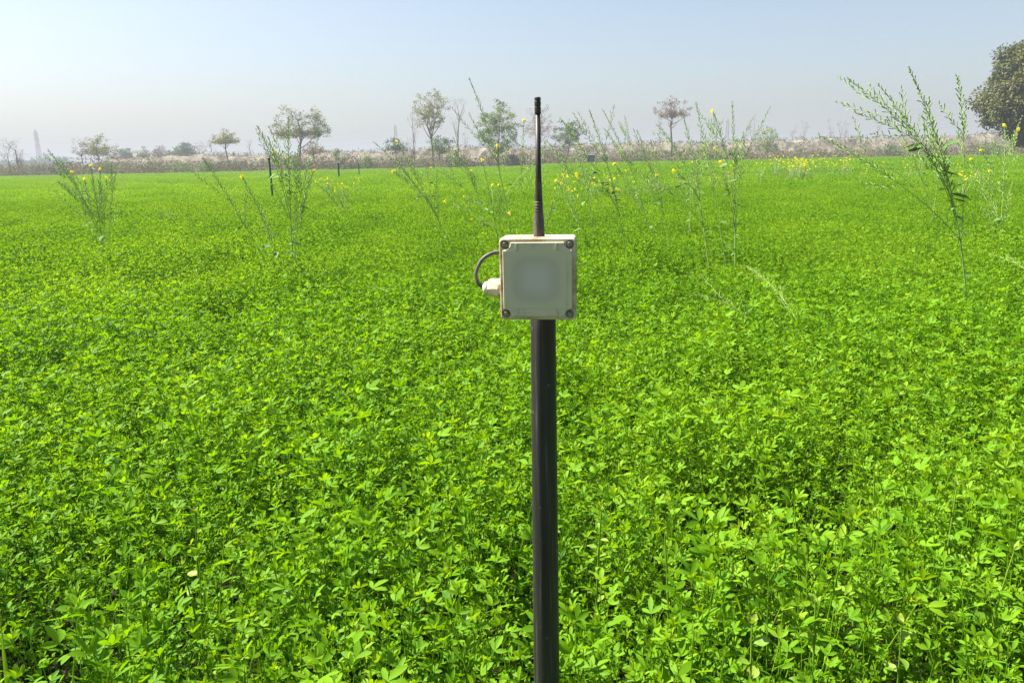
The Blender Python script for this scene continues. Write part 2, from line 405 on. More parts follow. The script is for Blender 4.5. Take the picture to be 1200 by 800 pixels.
def label_mat():
    mt, t, out = new_mat('faded_label')
    tc = node(t, 'ShaderNodeTexCoord'); sp = node(t, 'ShaderNodeSeparateXYZ'); t.links.new(tc.outputs['Object'], sp.inputs[0])
    fade = None
    for ax, half in (('X', 0.0455), ('Z', 0.0435)):          # soft-edged print fading towards the plate's border
        ab = node(t, 'ShaderNodeMath', operation='ABSOLUTE'); t.links.new(sp.outputs[ax], ab.inputs[0])
        mr = node(t, 'ShaderNodeMapRange', interpolation_type='SMOOTHSTEP'); mr.inputs[1].default_value = half * .98; mr.inputs[2].default_value = half * .2
        t.links.new(ab.outputs[0], mr.inputs[0])
        if fade is None: fade = mr
        else:
            mu = node(t, 'ShaderNodeMath', operation='MULTIPLY'); t.links.new(fade.outputs[0], mu.inputs[0]); t.links.new(mr.outputs[0], mu.inputs[1]); fade = mu
    rp = ramp(t, [(0.0, (0.47, 0.455, 0.32)), (0.3, (0.40, 0.39, 0.30)), (0.65, (0.42, 0.41, 0.34)), (1.0, (0.46, 0.45, 0.39))])
    t.links.new(fade.outputs[0], rp.inputs[0])
    pb = node(t, 'ShaderNodeBsdfPrincipled'); pb.inputs['Roughness'].default_value = 0.5
    t.links.new(rp.outputs[0], pb.inputs['Base Color']); t.links.new(pb.outputs[0], out.inputs[0]); return mt
M['label'] = label_mat()

def rrect(hw, hh, r, n=6, inv=False):
    """outline in x,z, clockwise seen from -y (so fronts face the camera); inv scoops the corners inwards"""
    pts = []
    for cx, cz, a0 in ((hw, hh, 0), (-hw, hh, 90), (-hw, -hh, 180), (hw, -hh, 270)):
        sx, sz = math.copysign(1, cx), math.copysign(1, cz)
        for k in range(n + 1):
            if inv:
                a = R(a0 + 180 + 90 - 90 * k / n) if True else 0
                pts.append((cx + r * math.cos(a), cz + r * math.sin(a)))
            else:
                a = R(a0 + 90 * k / n)
                pts.append((cx - sx * r + r * math.cos(a), cz - sz * r + r * math.sin(a)))
    return pts

def sensor():
    YF = 1.10
    c = at(629.8, 328.0, YF)                                  # middle of the lid's front
    yaw = R(-6.5)
    base = Vector((at(636.3, 381, YF + 0.09).x, YF + 0.083, 0))
    root = empty('sensor_station', base, 'weathered beige sensor box with whip antenna on a black pole', 'sensor')
    T = Matrix.Translation(c - base) @ Matrix.Rotation(yaw, 4, 'Z')
    def done(mb, name, mat, parent, smooth=False, T=T):
        o = mb.build(name, mat, parent, smooth)
        o.data.transform(T); return o
    # pole
    ztop = c.z + 0.045
    mb = MB(); prof = []
    for k in range(13):
        u = k / 12; z = -0.35 + (ztop + 0.35) * u
        prof.append((0.0240 - 0.0036 * max(0, min(1, (z - 0.45) / 0.75)), z))
    mb.lathe(prof, 32)
    p = mb.build('pole', M['pole'], root)
    me = p.data
    me.polygons.foreach_set('use_smooth', [len(q.vertices) == 4 for q in me.polygons])
    # housing
    hw, hh, D = 0.0568, 0.0612, 0.058
    mb = MB(); mb.prism(rrect(hw, hh, 0.006), 0.016, D, 0.0012); hs = done(mb, 'housing', M['housing'], root)
    mb = MB(); mb.prism(rrect(hw + 0.0012, hh + 0.0012, 0.007), 0.0135, 0.0172, 0.0006); done(mb, 'gasket_lip', M['housing'], hs)
    mb = MB(); mb.prism(rrect(0.03, 0.04, 0.003), D + 0.0002, D + 0.006, 0); done(mb, 'mounting_bracket', M['steel'], hs)
    # lid
    mb = MB(); mb.prism(rrect(hw, hh, 0.006), 0.0035, 0.0134, 0.0014); ld = done(mb, 'lid', M['housing'], root)
    pw, ph_ = hw - 0.0052, hh - 0.0055
    mb = MB(); mb.prism(rrect(pw, ph_, 0.0118, 8, True), 0.0, 0.0050, 0.0010); done(mb, 'raised_panel', M['lid'], ld)
    for sx in (-1, 1):
        for sz in (-1, 1):
            mb = MB(); n = 20; r_ = 0.0036
            cyl = [(r_ * 1.05, 0.0), (r_ * 1.05, 0.0008), (r_ * 0.98, 0.0013)]
            rings = [[mb.vert((q * math.cos(2 * math.pi * k / n), -h, q * math.sin(2 * math.pi * k / n))) for k in range(n)] for q, h in cyl]
            for a_, b_ in zip(rings, rings[1:]):
                for k in range(n): mb.f.append([a_[k], a_[(k + 1) % n], b_[(k + 1) % n], b_[k]])
            mb.f.append(rings[-1])
            pk = MB(); pk.lathe([(0.0062, 0), (0.0062, 0.0003), (0.0040, 0.0004)], 20); done(pk, 'screw_pocket', M['pocket_disc'], ld, False, T @ Matrix.Translation((sx * (pw - 0.0035), 0.00345, sz * (ph_ - 0.0035))) @ Matrix.Rotation(math.pi / 2, 4, 'X'))  # thin disc under each screw head, coloured darker than the lid
            tw = rng.uniform(0, 1.5)
            for q in range(4):                              # four quadrants leave the cross slot open
                g = 0.00055; out = []
                a0 = tw + q * math.pi / 2
                e1 = Vector((math.cos(a0), math.sin(a0))); e2 = Vector((-math.sin(a0), math.cos(a0)))
                arc = [(g, g)] + [(max(g, r_ * .95 * math.cos(s * math.pi / 2 / 5)), max(g, r_ * .95 * math.sin(s * math.pi / 2 / 5))) for s in range(6)]
                w2 = [e1 * u + e2 * v_ for u, v_ in arc]
                top = [mb.vert((v_.x, -0.0024, v_.y)) for v_ in w2]; bot = [mb.vert((v_.x, -0.0012, v_.y)) for v_ in w2]
                mb.f.append(top)
                for k in range(len(w2)): mb.f.append([top[k], bot[k], bot[(k + 1) % len(w2)], top[(k + 1) % len(w2)]])
            done(mb, 'screw', M['screw'], ld, False, T @ Matrix.Translation((sx * (pw - 0.0035), 0.0034, sz * (ph_ - 0.0035))))
        for sz in (-1, 1):
            mb = MB(); mb.box((sx * 0.0295 - 0.001, -0.0008, sz * (ph_ - 0.0065)), (0.0011, 0.0026, 0.0105)); done(mb, 'rib', M['lid'], ld)
    mb = MB(); mb.prism(rrect(0.0455, 0.0435, 0.001), -0.0006, -0.0001, 0)
    lb = mb.build('label_plate', M['label'], ld); lb.matrix_local = T @ Matrix.Translation((-0.002, 0, 0.0005))
    # cable gland on the left side
    Tg = T @ Matrix.Translation((-hw, 0.031, -0.0165)) @ Matrix.Rotation(-math.pi / 2, 4, 'Y')   # local +z points left
    mb = MB(); mb.lathe([(0.0150, 0.0005), (0.0150, 0.004), (0.0138, 0.0045)], 6); g = done(mb, 'cable_gland', M['gland'], root, False, Tg)
    mb = MB(); mb.lathe([(0.0128, 0.0046), (0.0145, 0.006), (0.0145, 0.0180), (0.0125, 0.0215)], 8); done(mb, 'gland_nut', M['gland'], g, False, Tg)
    mb = MB(); mb.lathe([(0.0108, 0.0216), (0.0098, 0.0265), (0.0062, 0.0300)], 20); done(mb, 'gland_collar', M['gland'], g, True, Tg)
    # looped cable: out of the gland, up and back into the box
    P0 = T @ Vector((-hw - 0.026, 0.031, -0.0165)); P5 = T @ Vector((-hw + 0.002, 0.040, 0.037))
    key = [P0, T @ Vector((-hw - 0.037, .031, -0.010)), T @ Vector((-hw - 0.0405, .032, 0.006)), T @ Vector((-hw - 0.031, .036, 0.026)), T @ Vector((-hw - 0.014, .039, 0.036)), P5]
    pts = []
    for i in range(len(key) - 1):
        a_, b_, c_, d_ = key[max(i - 1, 0)], key[i], key[i + 1], key[min(i + 2, len(key) - 1)]
        for k in range(8):
            t_ = k / 8
            pts.append(0.5 * ((2 * b_) + (c_ - a_) * t_ + (2 * a_ - 5 * b_ + 4 * c_ - d_) * t_ ** 2 + (3 * b_ - a_ - 3 * c_ + d_) * t_ ** 3))
    pts.append(P5)
    mb = MB(); mb.tube(pts, 0.0031, 10); mb.build('cable', M['cable'], root, True)
    # whip antenna
    Ta = T @ Matrix.Translation((0.001, 0.029, hh + 0.0003))
    tip = at(632.0, 114, YF + 0.03); Lh = tip.z - (base + (Ta @ Vector((0, 0, 0)))).z
    mb = MB(); mb.lathe([(0.0086, 0), (0.0086, 0.004), (0.0080, 0.020), (0.0070, 0.036)], 20); an = done(mb, 'antenna', M['sleeve'], root, False, Ta)
    for k in range(4):
        z = 0.0362 + k * 0.0042
        mb = MB(); mb.lathe([(0.0054, z), (0.0069 - k * 0.0003, z + 0.0006), (0.0069 - k * 0.0003, z + 0.0028), (0.0052, z + 0.0036)], 20); done(mb, 'ring', M['sleeve'], an, False, Ta)
    mb = MB(); mb.lathe([(0.0050, 0.036), (0.0056, 0.054), (0.0043, 0.092), (0.0036, Lh - 0.024)], 20); wp = done(mb, 'whip', M['antenna'], an, True, Ta)
    mb = MB(); z = Lh
    mb.lathe([(0.0039, z - 0.0238), (0.0047, z - 0.022), (0.0047, z - 0.014), (0.0041, z - 0.0135), (0.0041, z - 0.0125), (0.0047, z - 0.012), (0.0047, z - 0.006), (0.0042, z - 0.0055), (0.0042, z - 0.0045), (0.0047, z - 0.004), (0.0046, z - 0.0008), (0.0036, z)], 20)
    done(mb, 'cap', M['antenna'], an, False, Ta)
sensor()

# ---------------------------------------------------------------- mustard plants
def bez(a, b, c, u): return a * ((1 - u) ** 2) + b * (2 * u * (1 - u)) + c * (u * u)
def add_pods(mb, curve, u0, u1, step, L, rg, rad=0.0035):
    Ltot = sum((curve(u0 + (u1 - u0) * (k + 1) / 20) - curve(u0 + (u1 - u0) * k / 20)).length for k in range(20))
    n = max(3, int(Ltot / step)); ph = rg.uniform(0, 6)
    for k in range(n):
        u = u0 + (u1 - u0) * (k + rg.uniform(-.3, .3)) / n
        p = curve(u); ax = (curve(min(u + .03, 1)) - curve(u - .03)).normalized()
        ph += 2.4
        s = ax.orthogonal().normalized(); q = ax.cross(s)
        rd = s * math.cos(ph) + q * math.sin(ph)
        op = rg.uniform(0.45, 0.95) * (1.0 if k < n * .8 else 0.6)
        d = (ax * math.cos(op) + rd * math.sin(op) + Vector((0, 0, .12))).normalized()
        l = L * rg.uniform(.7, 1.1) * (1.0 if k < n * .75 else 0.55)
        mb.tube([p, p + d * l * .25, p + d * l * .55 + Vector((0, 0, .002)), p + d * l * .9 + Vector((0, 0, .004)), p + d * l], [0.0006, rad * 0.55, rad, rad * .9, 0.0003], 4, rg.uniform(.2, 1), cap=False)
def flower_cluster(mb, p, rg, n=9, rr=0.02, fs=0.0105):
    for k in range(n):
        d = Vector((rg.gauss(0, 1), rg.gauss(0, 1), rg.gauss(0.4, .8))).normalized()
        c = p + d * rr * rg.uniform(.4, 1) + Vector((0, 0, -0.01 * rg.random()))
        s = d.orthogonal().normalized(); q = d.cross(s); t = rg.random()
        a0 = rg.uniform(0, 1.5)
        for j in range(4):
            a_ = a0 + j * math.pi / 2
            e = s * math.cos(a_) + q * math.sin(a_); g = s * math.cos(a_ + 1.57) + q * math.sin(a_ + 1.57)
            i0 = [mb.vert(v_, t) for v_ in (c, c + e * fs * .7 - g * fs * .42 + d * fs * .15, c + e * fs * 1.15, c + e * fs * .7 + g * fs * .42 + d * fs * .15)]
            mb.f.append(i0)
def broad_leaf(mb, p, d, L, W, rg, t=None, droop=0.35):
    """a lobed, veined blade with a folded midrib on a short stalk"""
    d = d.normalized(); up = Vector((0, 0, 1)); s = d.cross(up)
    if s.length < 1e-4: s = Vector((1, 0, 0))
    s.normalize(); tw = rg.uniform(-.6, .6); n = s.cross(d).normalized()
    s, n = s * math.cos(tw) + n * math.sin(tw), n * math.cos(tw) - s * math.sin(tw)
    t = rg.random() if t is None else t
    prof = [(0, .04), (.14, .06), (.22, .42), (.36, .85), (.5, .95), (.62, .86), (.76, .66), (.9, .32), (1, 0.02)]
    prev = None
    for i, (u, wv) in enumerate(prof):
        wv *= 1 + rg.uniform(-.12, .12)
        c = p + d * (L * u) - up * (droop * L * u * u) + n * (0.03 * L * math.sin(u * 9))
        row = [mb.vert(c - s * W * .5 * wv + n * W * .18 * wv, t), mb.vert(c, t), mb.vert(c + s * W * .5 * wv + n * W * .18 * wv, t)]
        if prev: mb.f += [[prev[0], prev[1], row[1], row[0]], [prev[1], prev[2], row[2], row[1]]]
        prev = row

def mustard(base_px, base_py, tips, label, seed, flowers=(), nleaf=5, name='mustard_plant', group=None, dense=1.0, leafL=0.09, yspread=0.25, stemmat='mustard_stem', r0=0.007, pods=1.15):
    rg = random.Random(seed)
    b = at_z(base_px, base_py, 0.45); root_p = Vector((b.x, b.y, 0))
    root = empty(name, root_p, label, 'plant', group)
    curves = []
    tips = list(tips)
    for i, (px, py) in enumerate(tips):
        tip = at(px, py, b.y + rg.uniform(-yspread, yspread)) - root_p
        if i == 0 or rg.random() < 0.25:
            p0 = Vector((rg.uniform(-.02, .02), rg.uniform(-.02, .02), 0))
        else:
            p0 = curves[0](rg.uniform(0.26, 0.62))
        v_ = tip - p0
        ctrl = p0 + Vector((v_.x * rg.uniform(.15, .5), v_.y * .3, v_.z * rg.uniform(.5, .70)))
        cu = (lambda a_, c_, e_: (lambda u: bez(a_, c_, e_, u)))(p0, ctrl, tip); curves.append(cu)
        mb = MB(); n = 12
        rr = r0 * (1.0 if i == 0 else .58)
        mb.tube([cu(k / n) for k in range(n + 1)], [rr * (1 - .8 * k / n) for k in range(n + 1)], 6, rg.random(), cap=False)
        st_ = mb.build('stem' if i == 0 else 'branch', M[stemmat], root, True)
        if pods:
            mb = MB(); add_pods(mb, cu, 0.54, 0.99, 0.0135 / (dense * pods), 0.052, rg)
            # short side shoots
            for k in range(rg.choice((2, 3, 4))):
                u = rg.uniform(.42, .78); q = cu(u); ax = (cu(u + .05) - cu(u)).normalized()
                sd_ = ax.orthogonal().normalized(); qq = ax.cross(sd_); ph = rg.uniform(0, 6.28)
                d = (ax + (sd_ * math.cos(ph) + qq * math.sin(ph)) * .65).normalized(); l = v_.length * rg.uniform(.16, .34)
                cs = (lambda a_, d_, l_: (lambda w_: a_ + d_ * (l_ * w_) + Vector((0, 0, .12 * l_ * w_ * w_))))(q, d, l)
                mb.tube([cs(j / 5) for j in range(6)], [rr * .4 * (1 - .7 * j / 5) for j in range(6)], 4, rg.random(), cap=False)
                add_pods(mb, cs, .25, .98, 0.016 / dense, 0.048, rg)
            mb.build('seed_pods', M[stemmat], st_)
        if i in flowers:
            mb = MB(); flower_cluster(mb, tip, rg, rg.choice((9, 13, 17)), rg.uniform(.018, .031)); mb.build('flower_cluster', M['petal'], root)
    for k in range(int(nleaf * 2.6) + 4):
        cu = rg.choice(curves); u = rg.uniform(.16, .58); a_ = rg.uniform(0, 6.28)
        L = leafL * rg.uniform(.6, 1.45)
        mb = MB(); broad_leaf(mb, cu(u), Vector((math.cos(a_), math.sin(a_), rg.uniform(-.2, .5))), L, L * rg.uniform(.35, .5), rg); mb.build('leaf', M['mustard_leaf'], root, True)
    return root

mustard(1143, 351, [(1064, 78), (992, 92), (1027, 97), (1121, 88), (1000, 132), (957, 158), (1090, 150)], 'tallest mustard plant, leaning left with long podded spikes, beside the big dense tree', 1, (), 9, leafL=.10, r0=.006)
mustard(1171, 278, [(1177, 147), (1193, 151), (1150, 176), (1160, 200), (1138, 186), (1186, 215)], 'slim mustard plant at the right edge with yellow flowers before the big tree', 2, (0, 1, 2, 3, 4), 4, r0=.005)
mustard(743, 303, [(690, 128), (656, 138), (652, 190), (675, 205), (700, 215)], 'left-leaning podded mustard plant just right of the sensor box', 3, (3,), 6, r0=.006)
mustard(766, 262, [(705, 127), (732, 136), (722, 175), (760, 190)], 'podded mustard plant behind, left of the bare flat-topped tree', 4, (3,), 3, r0=.006)
mustard(836, 300, [(800, 133), (774, 150), (752, 205), (735, 225), (790, 200)], 'leaning podded mustard plant below the thin flat-topped tree', 5, (4,), 5)
mustard(862, 305, [(858, 118), (815, 118), (835, 130), (872, 160), (845, 190), (838, 175)], 'upright podded mustard plant with a pale flower on top, right of centre', 6, (2, 4, 5), 6, r0=.007)
mustard(606, 292, [(549, 91), (614, 141), (583, 171), (597, 250), (645, 178)], 'tall mustard plant with yellow flowers rising directly behind the sensor box', 7, (1, 2, 3), 5)
mustard(588, 283, [(565, 187), (577, 217), (585, 217), (544, 230), (553, 257), (522, 236)], 'low yellow-flowered mustard plant left of the antenna', 8, (0, 1, 2, 3, 4, 5), 4, dense=.8)
mustard(548, 288, [(465, 166), (437, 166), (461, 201), (500, 196), (480, 190)], 'left-leaning mustard plant with two yellow flower heads, left of the sensor box', 9, (0, 2), 5)
mustard(641, 262, [(648, 235), (660, 205), (672, 180), (630, 190)], 'short flowering mustard plant peeking out right of the antenna', 10, (0, 1), 3)
mustard(341, 317, [(338, 138), (301, 147), (314, 160), (322, 178), (283, 206), (350, 169), (237, 184), (376, 155), (368, 200)], 'wide bushy mustard plant in front of the domed tree, dark leaves at its foot', 11, (3, 4, 8), 16, leafL=.10, r0=.008)
mustard(414, 252, [(384, 215), (370, 213), (401, 215), (407, 219), (393, 224), (360, 207)], 'low mustard plant with a spray of tiny yellow flowers right of the green post', 12, (0, 1, 2, 3, 4, 5), 4, dense=.7)
mustard(121, 297, [(106, 194), (56, 176), (84, 202), (117, 198), (125, 208), (99, 210), (136, 201), (72, 190)], 'yellow-flowered mustard plant at the far left of the field', 13, (0, 2, 3, 4, 5), 9, r0=.007)
mustard(702, 284, [(668, 160), (640, 165), (684, 176), (652, 212)], 'wispy leaning mustard plant between the box and the podded cluster', 15, (3,), 4, r0=.005)
mustard(792, 286, [(746, 152), (762, 164), (720, 192), (770, 205)], 'wispy mustard plant in the middle of the podded cluster', 16, (2, 3), 4, r0=.005)
mustard(806, 268, [(822, 160), (846, 152), (790, 170), (812, 190)], 'thin mustard plant behind the upright one right of centre', 17, (3,), 3, r0=.005)
mustard(575, 272, [(530, 160), (519, 178), (505, 196), (552, 200)], 'wispy mustard plant left of the full green tree', 18, (2, 3), 3, r0=.005)
mustard(1105, 262, [(1052, 150), (1075, 168), (1036, 190), (1100, 190)], 'slim mustard plant just behind the tallest mustard', 19, (2, 3), 4, r0=.005)
mustard(193, 262, [(186, 245), (200, 247), (205, 252)], 'very small pale mustard plant low in the field at left', 14, (), 2, dense=.8)
# stalks bent over the crop
def bent_stalk(p0, p1, label, seed):
    rg = random.Random(seed)
    a_ = at_z(p0[0], p0[1], 0.46); e_ = at_z(p1[0], p1[1], 0.60)
    root = empty('mustard_stalk', Vector((a_.x, a_.y, 0)), label, 'plant')
    o = Vector((a_.x, a_.y, 0)); A = Vector((0, 0, 0)); E = e_ - o; Cc = (a_ - o) + (E - (a_ - o)) * .25 + Vector((0, 0, .12))
    cu = lambda u: bez(Vector((0.05, 0.02, 0.1)), Cc, E, u)
    mb = MB(); mb.tube([cu(k / 12) for k in range(13)], [.0045 * (1 - .75 * k / 12) for k in range(13)], 6, .6, cap=False); s_ = mb.build('stem', M['dry_stem'], root, True)
    mb = MB(); add_pods(mb, cu, .45, 1, .016, .05, rg, .0022); mb.build('seed_pods', M['dry_stem'], s_)
    for k in range(3):
        u = .4 + .15 * k; q = cu(u); ax = (cu(u + .05) - cu(u)).normalized(); d = (ax + Vector((rg.uniform(-.5, .5), rg.uniform(-.3, .5), rg.uniform(.1, .35)))).normalized(); l = rg.uniform(.18, .3)
        cs = (lambda q_, d_, l_: (lambda w_: q_ + d_ * l_ * w_))(q, d, l)
        mb = MB(); mb.tube([cs(j / 4) for j in range(5)], [.0022, .002, .0016, .0012, .0006], 5, .6, cap=False); br = mb.build('branch', M['dry_stem'], root, True)
        mb = MB(); add_pods(mb, cs, .25, 1, .016, .045, rg, .0022); mb.build('seed_pods', M['dry_stem'], br)
    mb = MB(); broad_leaf(mb, cu(.3), Vector((.6, -.5, .2)), .07, .03, rg, .9); mb.build('leaf', M['mustard_leaf'], root, True)
bent_stalk((918, 380), (806, 345), 'pale mustard stalk bent flat over the clover, the longer lying one', 31)
bent_stalk((962, 388), (874, 312), 'pale mustard stalk slanting low over the clover beside the lying one', 32)
bent_stalk((1262, 345), (1158, 298), 'pale bent stalk reaching in from the right edge below the tall mustard', 33)
# far yellow patch and scattered small plants
def far_mustard(px, Y, h, nfl, label, group, seed, proto):
    rg = random.Random(seed)
    x = xat(px, Y)
    src = proto[seed % len(proto)]
    root = empty('mustard_plant', (x, Y, 0), label, 'plant', group); root.rotation_euler.z = rg.uniform(0, 6.28); root.scale = (h, h, h)
    for nm, me_ in src:
        o = bpy.data.objects.new(nm, me_); col.objects.link(o); o.parent = root
protoF = []
for k in range(6):
    rg = random.Random(900 + k); s_ = MB(); f_ = MB(); l_ = MB()
    for j in range(7):
        a_ = rg.uniform(0, 6.28); sp = rg.uniform(.05, .34)
        tip = Vector((math.cos(a_) * sp, math.sin(a_) * sp, rg.uniform(.72, 1.05))); c_ = Vector((tip.x * .3, tip.y * .3, tip.z * .55))
        cu = lambda u: bez(Vector((0, 0, 0)), c_, tip, u)
        s_.tube([cu(i / 6) for i in range(7)], [.006, .005, .005, .004, .004, .003, .001], 4, rg.random(), cap=False)
        add_pods(s_, cu, .5, .95, .04, .05, rg, .003)
        if rg.random() < .75: flower_cluster(f_, tip, rg, 9, .032, .014)
        for q in range(2):
            b_ = rg.uniform(0, 6.28); broad_leaf(l_, cu(rg.uniform(.35, .65)), Vector((math.cos(b_), math.sin(b_), .1)), .12, .05, rg)
    protoF.append([('stems', s_.mesh('stems', M['mustard_stem'])), ('flowers', f_.mesh('flowers', M['petal'])), ('leaves', l_.mesh('leaves', M['mustard_leaf'], True))])
rg = random.Random(5)
for k in range(26):
    far_mustard(rg.gauss(938, 24), rg.uniform(30, 41), rg.uniform(1.05, 1.45), 0, 'yellow-flowering mustard plant in the patch on the field edge right of centre', 'mustard plants in the far yellow patch', 100 + k, protoF)
for k in range(9):
    far_mustard(rg.uniform(655, 735), rg.uniform(16, 30), rg.uniform(.85, 1.1), 0, 'small mustard plant among the loose yellow flowers right of the antenna', 'scattered mustard plants right of the antenna', 140 + k, protoF)
for k in range(7):
    far_mustard(rg.uniform(985, 1170), rg.uniform(16, 34), rg.uniform(.85, 1.15), 0, 'small mustard plant scattered behind the tallest mustard at right', 'scattered mustard plants at right', 160 + k, protoF)
for k in range(4):
    far_mustard(rg.uniform(770, 860), rg.uniform(18, 36), rg.uniform(.85, 1.1), 0, 'small mustard plant low behind the upright podded mustards right of centre', 'scattered mustard plants right of centre', 170 + k, protoF)
for k in range(5):
    far_mustard(rg.uniform(355, 440), rg.uniform(20, 34), rg.uniform(.8, 1.05), 0, 'small mustard plant among the tiny yellow flowers between post and antenna', 'scattered mustard plants left of the antenna', 180 + k, protoF)

# ---------------------------------------------------------------- foreground weeds standing in the crop
def weed(px, py, h, nl, L, label, seed, wl=0.3, lean=0.04, mat='weed', t0=0.5, start=0.3, tuft=True, zc=0.47, droop=.4):
    rg = random.Random(seed); b = at_z(px, py, zc)
    root = empty('weed_plant', (b.x, b.y, 0), label, 'weed')
    a_ = rg.uniform(0, 6.28); lx, ly = math.cos(a_) * lean, math.sin(a_) * lean
    P = lambda u: Vector((lx * u * u, ly * u * u, h * u))
    mb = MB(); mb.tube([P(k / 8) for k in range(9)], [.0042 * (1 - .6 * k / 8) for k in range(9)], 6, .6, cap=False); mb.build('stem', M[mat], root, True)
    ph = rg.uniform(0, 6)
    for k in range(nl):
        u = start + (1 - start) * k / nl; ph += 2.4 + rg.uniform(-.3, .3)
        d = Vector((math.cos(ph), math.sin(ph), rg.uniform(.15, .55) + .5 * u))
        l = L * rg.uniform(.75, 1.15) * (1 - .35 * (k / nl))
        mb = MB(); broad_leaf(mb, P(u), d, l, l * wl * rg.uniform(.85, 1.15), rg, t0 + rg.uniform(-.2, .2), droop); mb.build('leaf', M[mat], root, True)
    if tuft:
        mb = MB()
        for k in range(5):
            ph += 2.4; broad_leaf(mb, P(1), Vector((math.cos(ph) * .6, math.sin(ph) * .6, 1)), L * .4, L * .4 * wl, rg, t0 + .25, .1)
        mb.build('leaf_tuft', M[mat], root, True)
weed(1110, 632, .60, 13, .085, 'tall weed with spreading lance-shaped leaves near the right edge', 1)
weed(1158, 690, .57, 11, .085, 'leafy weed by the right edge, lower than the tall one', 2, .32)
weed(885, 772, .52, 9, .07, 'pale broad-leaved weed at the bottom edge, right of the pole', 3, .5, t0=.75, droop=.3)
weed(960, 752, .53, 10, .065, 'broad-leaved weed at the bottom right, beside the palest one', 4, .48, t0=.6)
weed(1062, 748, .52, 9, .07, 'light green broad weed at bottom right under the tall lance-leaved weed', 5, .46, t0=.7)
weed(697, 655, .62, 15, .045, 'slender upright stalk with a pale stem just right of the pole', 6, .3, t0=.75, start=.35)
weed(790, 690, .59, 12, .035, 'thin reddish-tipped stalk right of the pole', 7, .3, t0=.55)
weed(222, 628, .52, 6, .05, 'small weed with yellowing leaves in the left foreground', 8, .55, t0=1.0)
weed(236, 700, .55, 9, .05, 'weed with one thick pale stem in the left foreground', 9, .3, t0=.7)
weed(338, 668, .53, 9, .05, 'round-leaved weed left of centre in the foreground', 10, .62, t0=.4)
weed(545, 700, .50, 7, .09, 'dark broad-leaved weed just left of the pole', 11, .55, t0=.05, tuft=False)
weed(445, 775, .53, 9, .055, 'pale leafy weed at the bottom edge, left of the pole', 12, .4, t0=.85)
weed(1030, 590, .56, 10, .05, 'weed with pointed leaves in the right middle of the crop', 13, .32, t0=.7)
weed(560, 560, .56, 9, .045, 'weed poking up from the clover left of the pole', 14, .35, t0=.65)
rg = random.Random(77)
b = at_z(-4, 770, .45); root = empty('grass_tuft', (b.x, b.y, 0), 'broad grass blades at the left edge of the foreground', 'grass')
for k, (tx, ty, hh_) in enumerate(((.02, 0, .52), (-.03, .03, .46), (.0, -.05, .42))):
    mb = MB(); prev = None
    for i in range(9):
        u = i / 8; c_ = Vector((tx * u * u, ty * u * u, hh_ * u)); wd = .011 * (1 - u ** 3) + .0004
        row = [mb.vert(c_ + Vector((-wd, .002, 0)), .35), mb.vert(c_ + Vector((0, .006, 0)), .35), mb.vert(c_ + Vector((wd, .002, 0)), .35)]
        if prev: mb.f += [[prev[0], prev[1], row[1], row[0]], [prev[1], prev[2], row[2], row[1]]]
        prev = row
    mb.build('blade', M['weed'], root, True)

# ---------------------------------------------------------------- posts in the field
M['post_green'] = plain_mat('green_pipe', (0.03, 0.11, 0.04), (0.05, 0.15, 0.06), 30, 0.5, 0.4)
M['post_black'] = plain_mat('black_plastic', (0.012, 0.012, 0.012), (0.03, 0.03, 0.03), 30, 0.5, 0.4)
def post(px, top, Y, r_, label, cap=0.12):
    p = at(px, top, Y); root = empty('field_post', (p.x, Y, 0), label, 'post', 'green posts standing in the field')
    mb = MB(); mb.lathe([(r_, 0), (r_, p.z - cap), (r_ * .9, p.z - cap + .01)], 14); mb.build('post', M['post_green'], root)
    mb = MB(); z = p.z - cap + .0105; mb.lathe([(r_ * .85, z), (r_ * 1.2, z + .02), (r_ * 1.2, z + cap * .6), (r_ * .5, z + cap * .8), (r_ * .4, p.z)], 14); mb.build('cap', M['post_black'], root)
post(315, 184, 26, .040, 'green post with a black cap standing inside the wide bushy mustard')
post(396, 191, 58, .07, 'green field post, the middle of the three in size', .10)
post(420, 192, 66, .05, 'smallest green field post, next to the pylon-side dark tree', .08)

# ---------------------------------------------------------------- embankment behind the field
BANK_Y = 188.0
def bank():
    mb = MB(); xs = np.arange(-118, 330, 1.1); prof = [(-9, 0), (-7, .3), (-5.5, .55), (-4, .8), (-2.5, .95), (-1, 1.0), (1.5, .98), (4, .8), (8, .35), (12, 0)]
    rows = []
    for x in xs:
        H = 4.6 + 0.006 * x + 0.9 * fbm(x, 0, .045, 4.0) + .35 * fbm(x, 0, .25, 8.0)
        if x < -95: H *= max(0.05, (x + 118) / 23)
        row = []
        for dy, k in prof:
            y = BANK_Y + dy + 1.4 * fbm(x, dy, .09, 2.0)
            z = H * k + (0.45 * fbm(x, dy, .35, 5.0) + .25 * fbm(x, dy, 1.1, 6.0)) * (1 if 0 < k else 0)
            row.append(mb.vert((x, y, max(z, -0.2) if k else -0.2)))
        rows.append(row)
    for a_, b_ in zip(rows, rows[1:]):
        for k in range(len(prof) - 1): mb.f.append([a_[k], b_[k], b_[k + 1], a_[k + 1]])
    props(mb.build('embankment', M['bank']), 'long low bank of pale brown earth behind the field', 'bank', kind='structure')
bank()

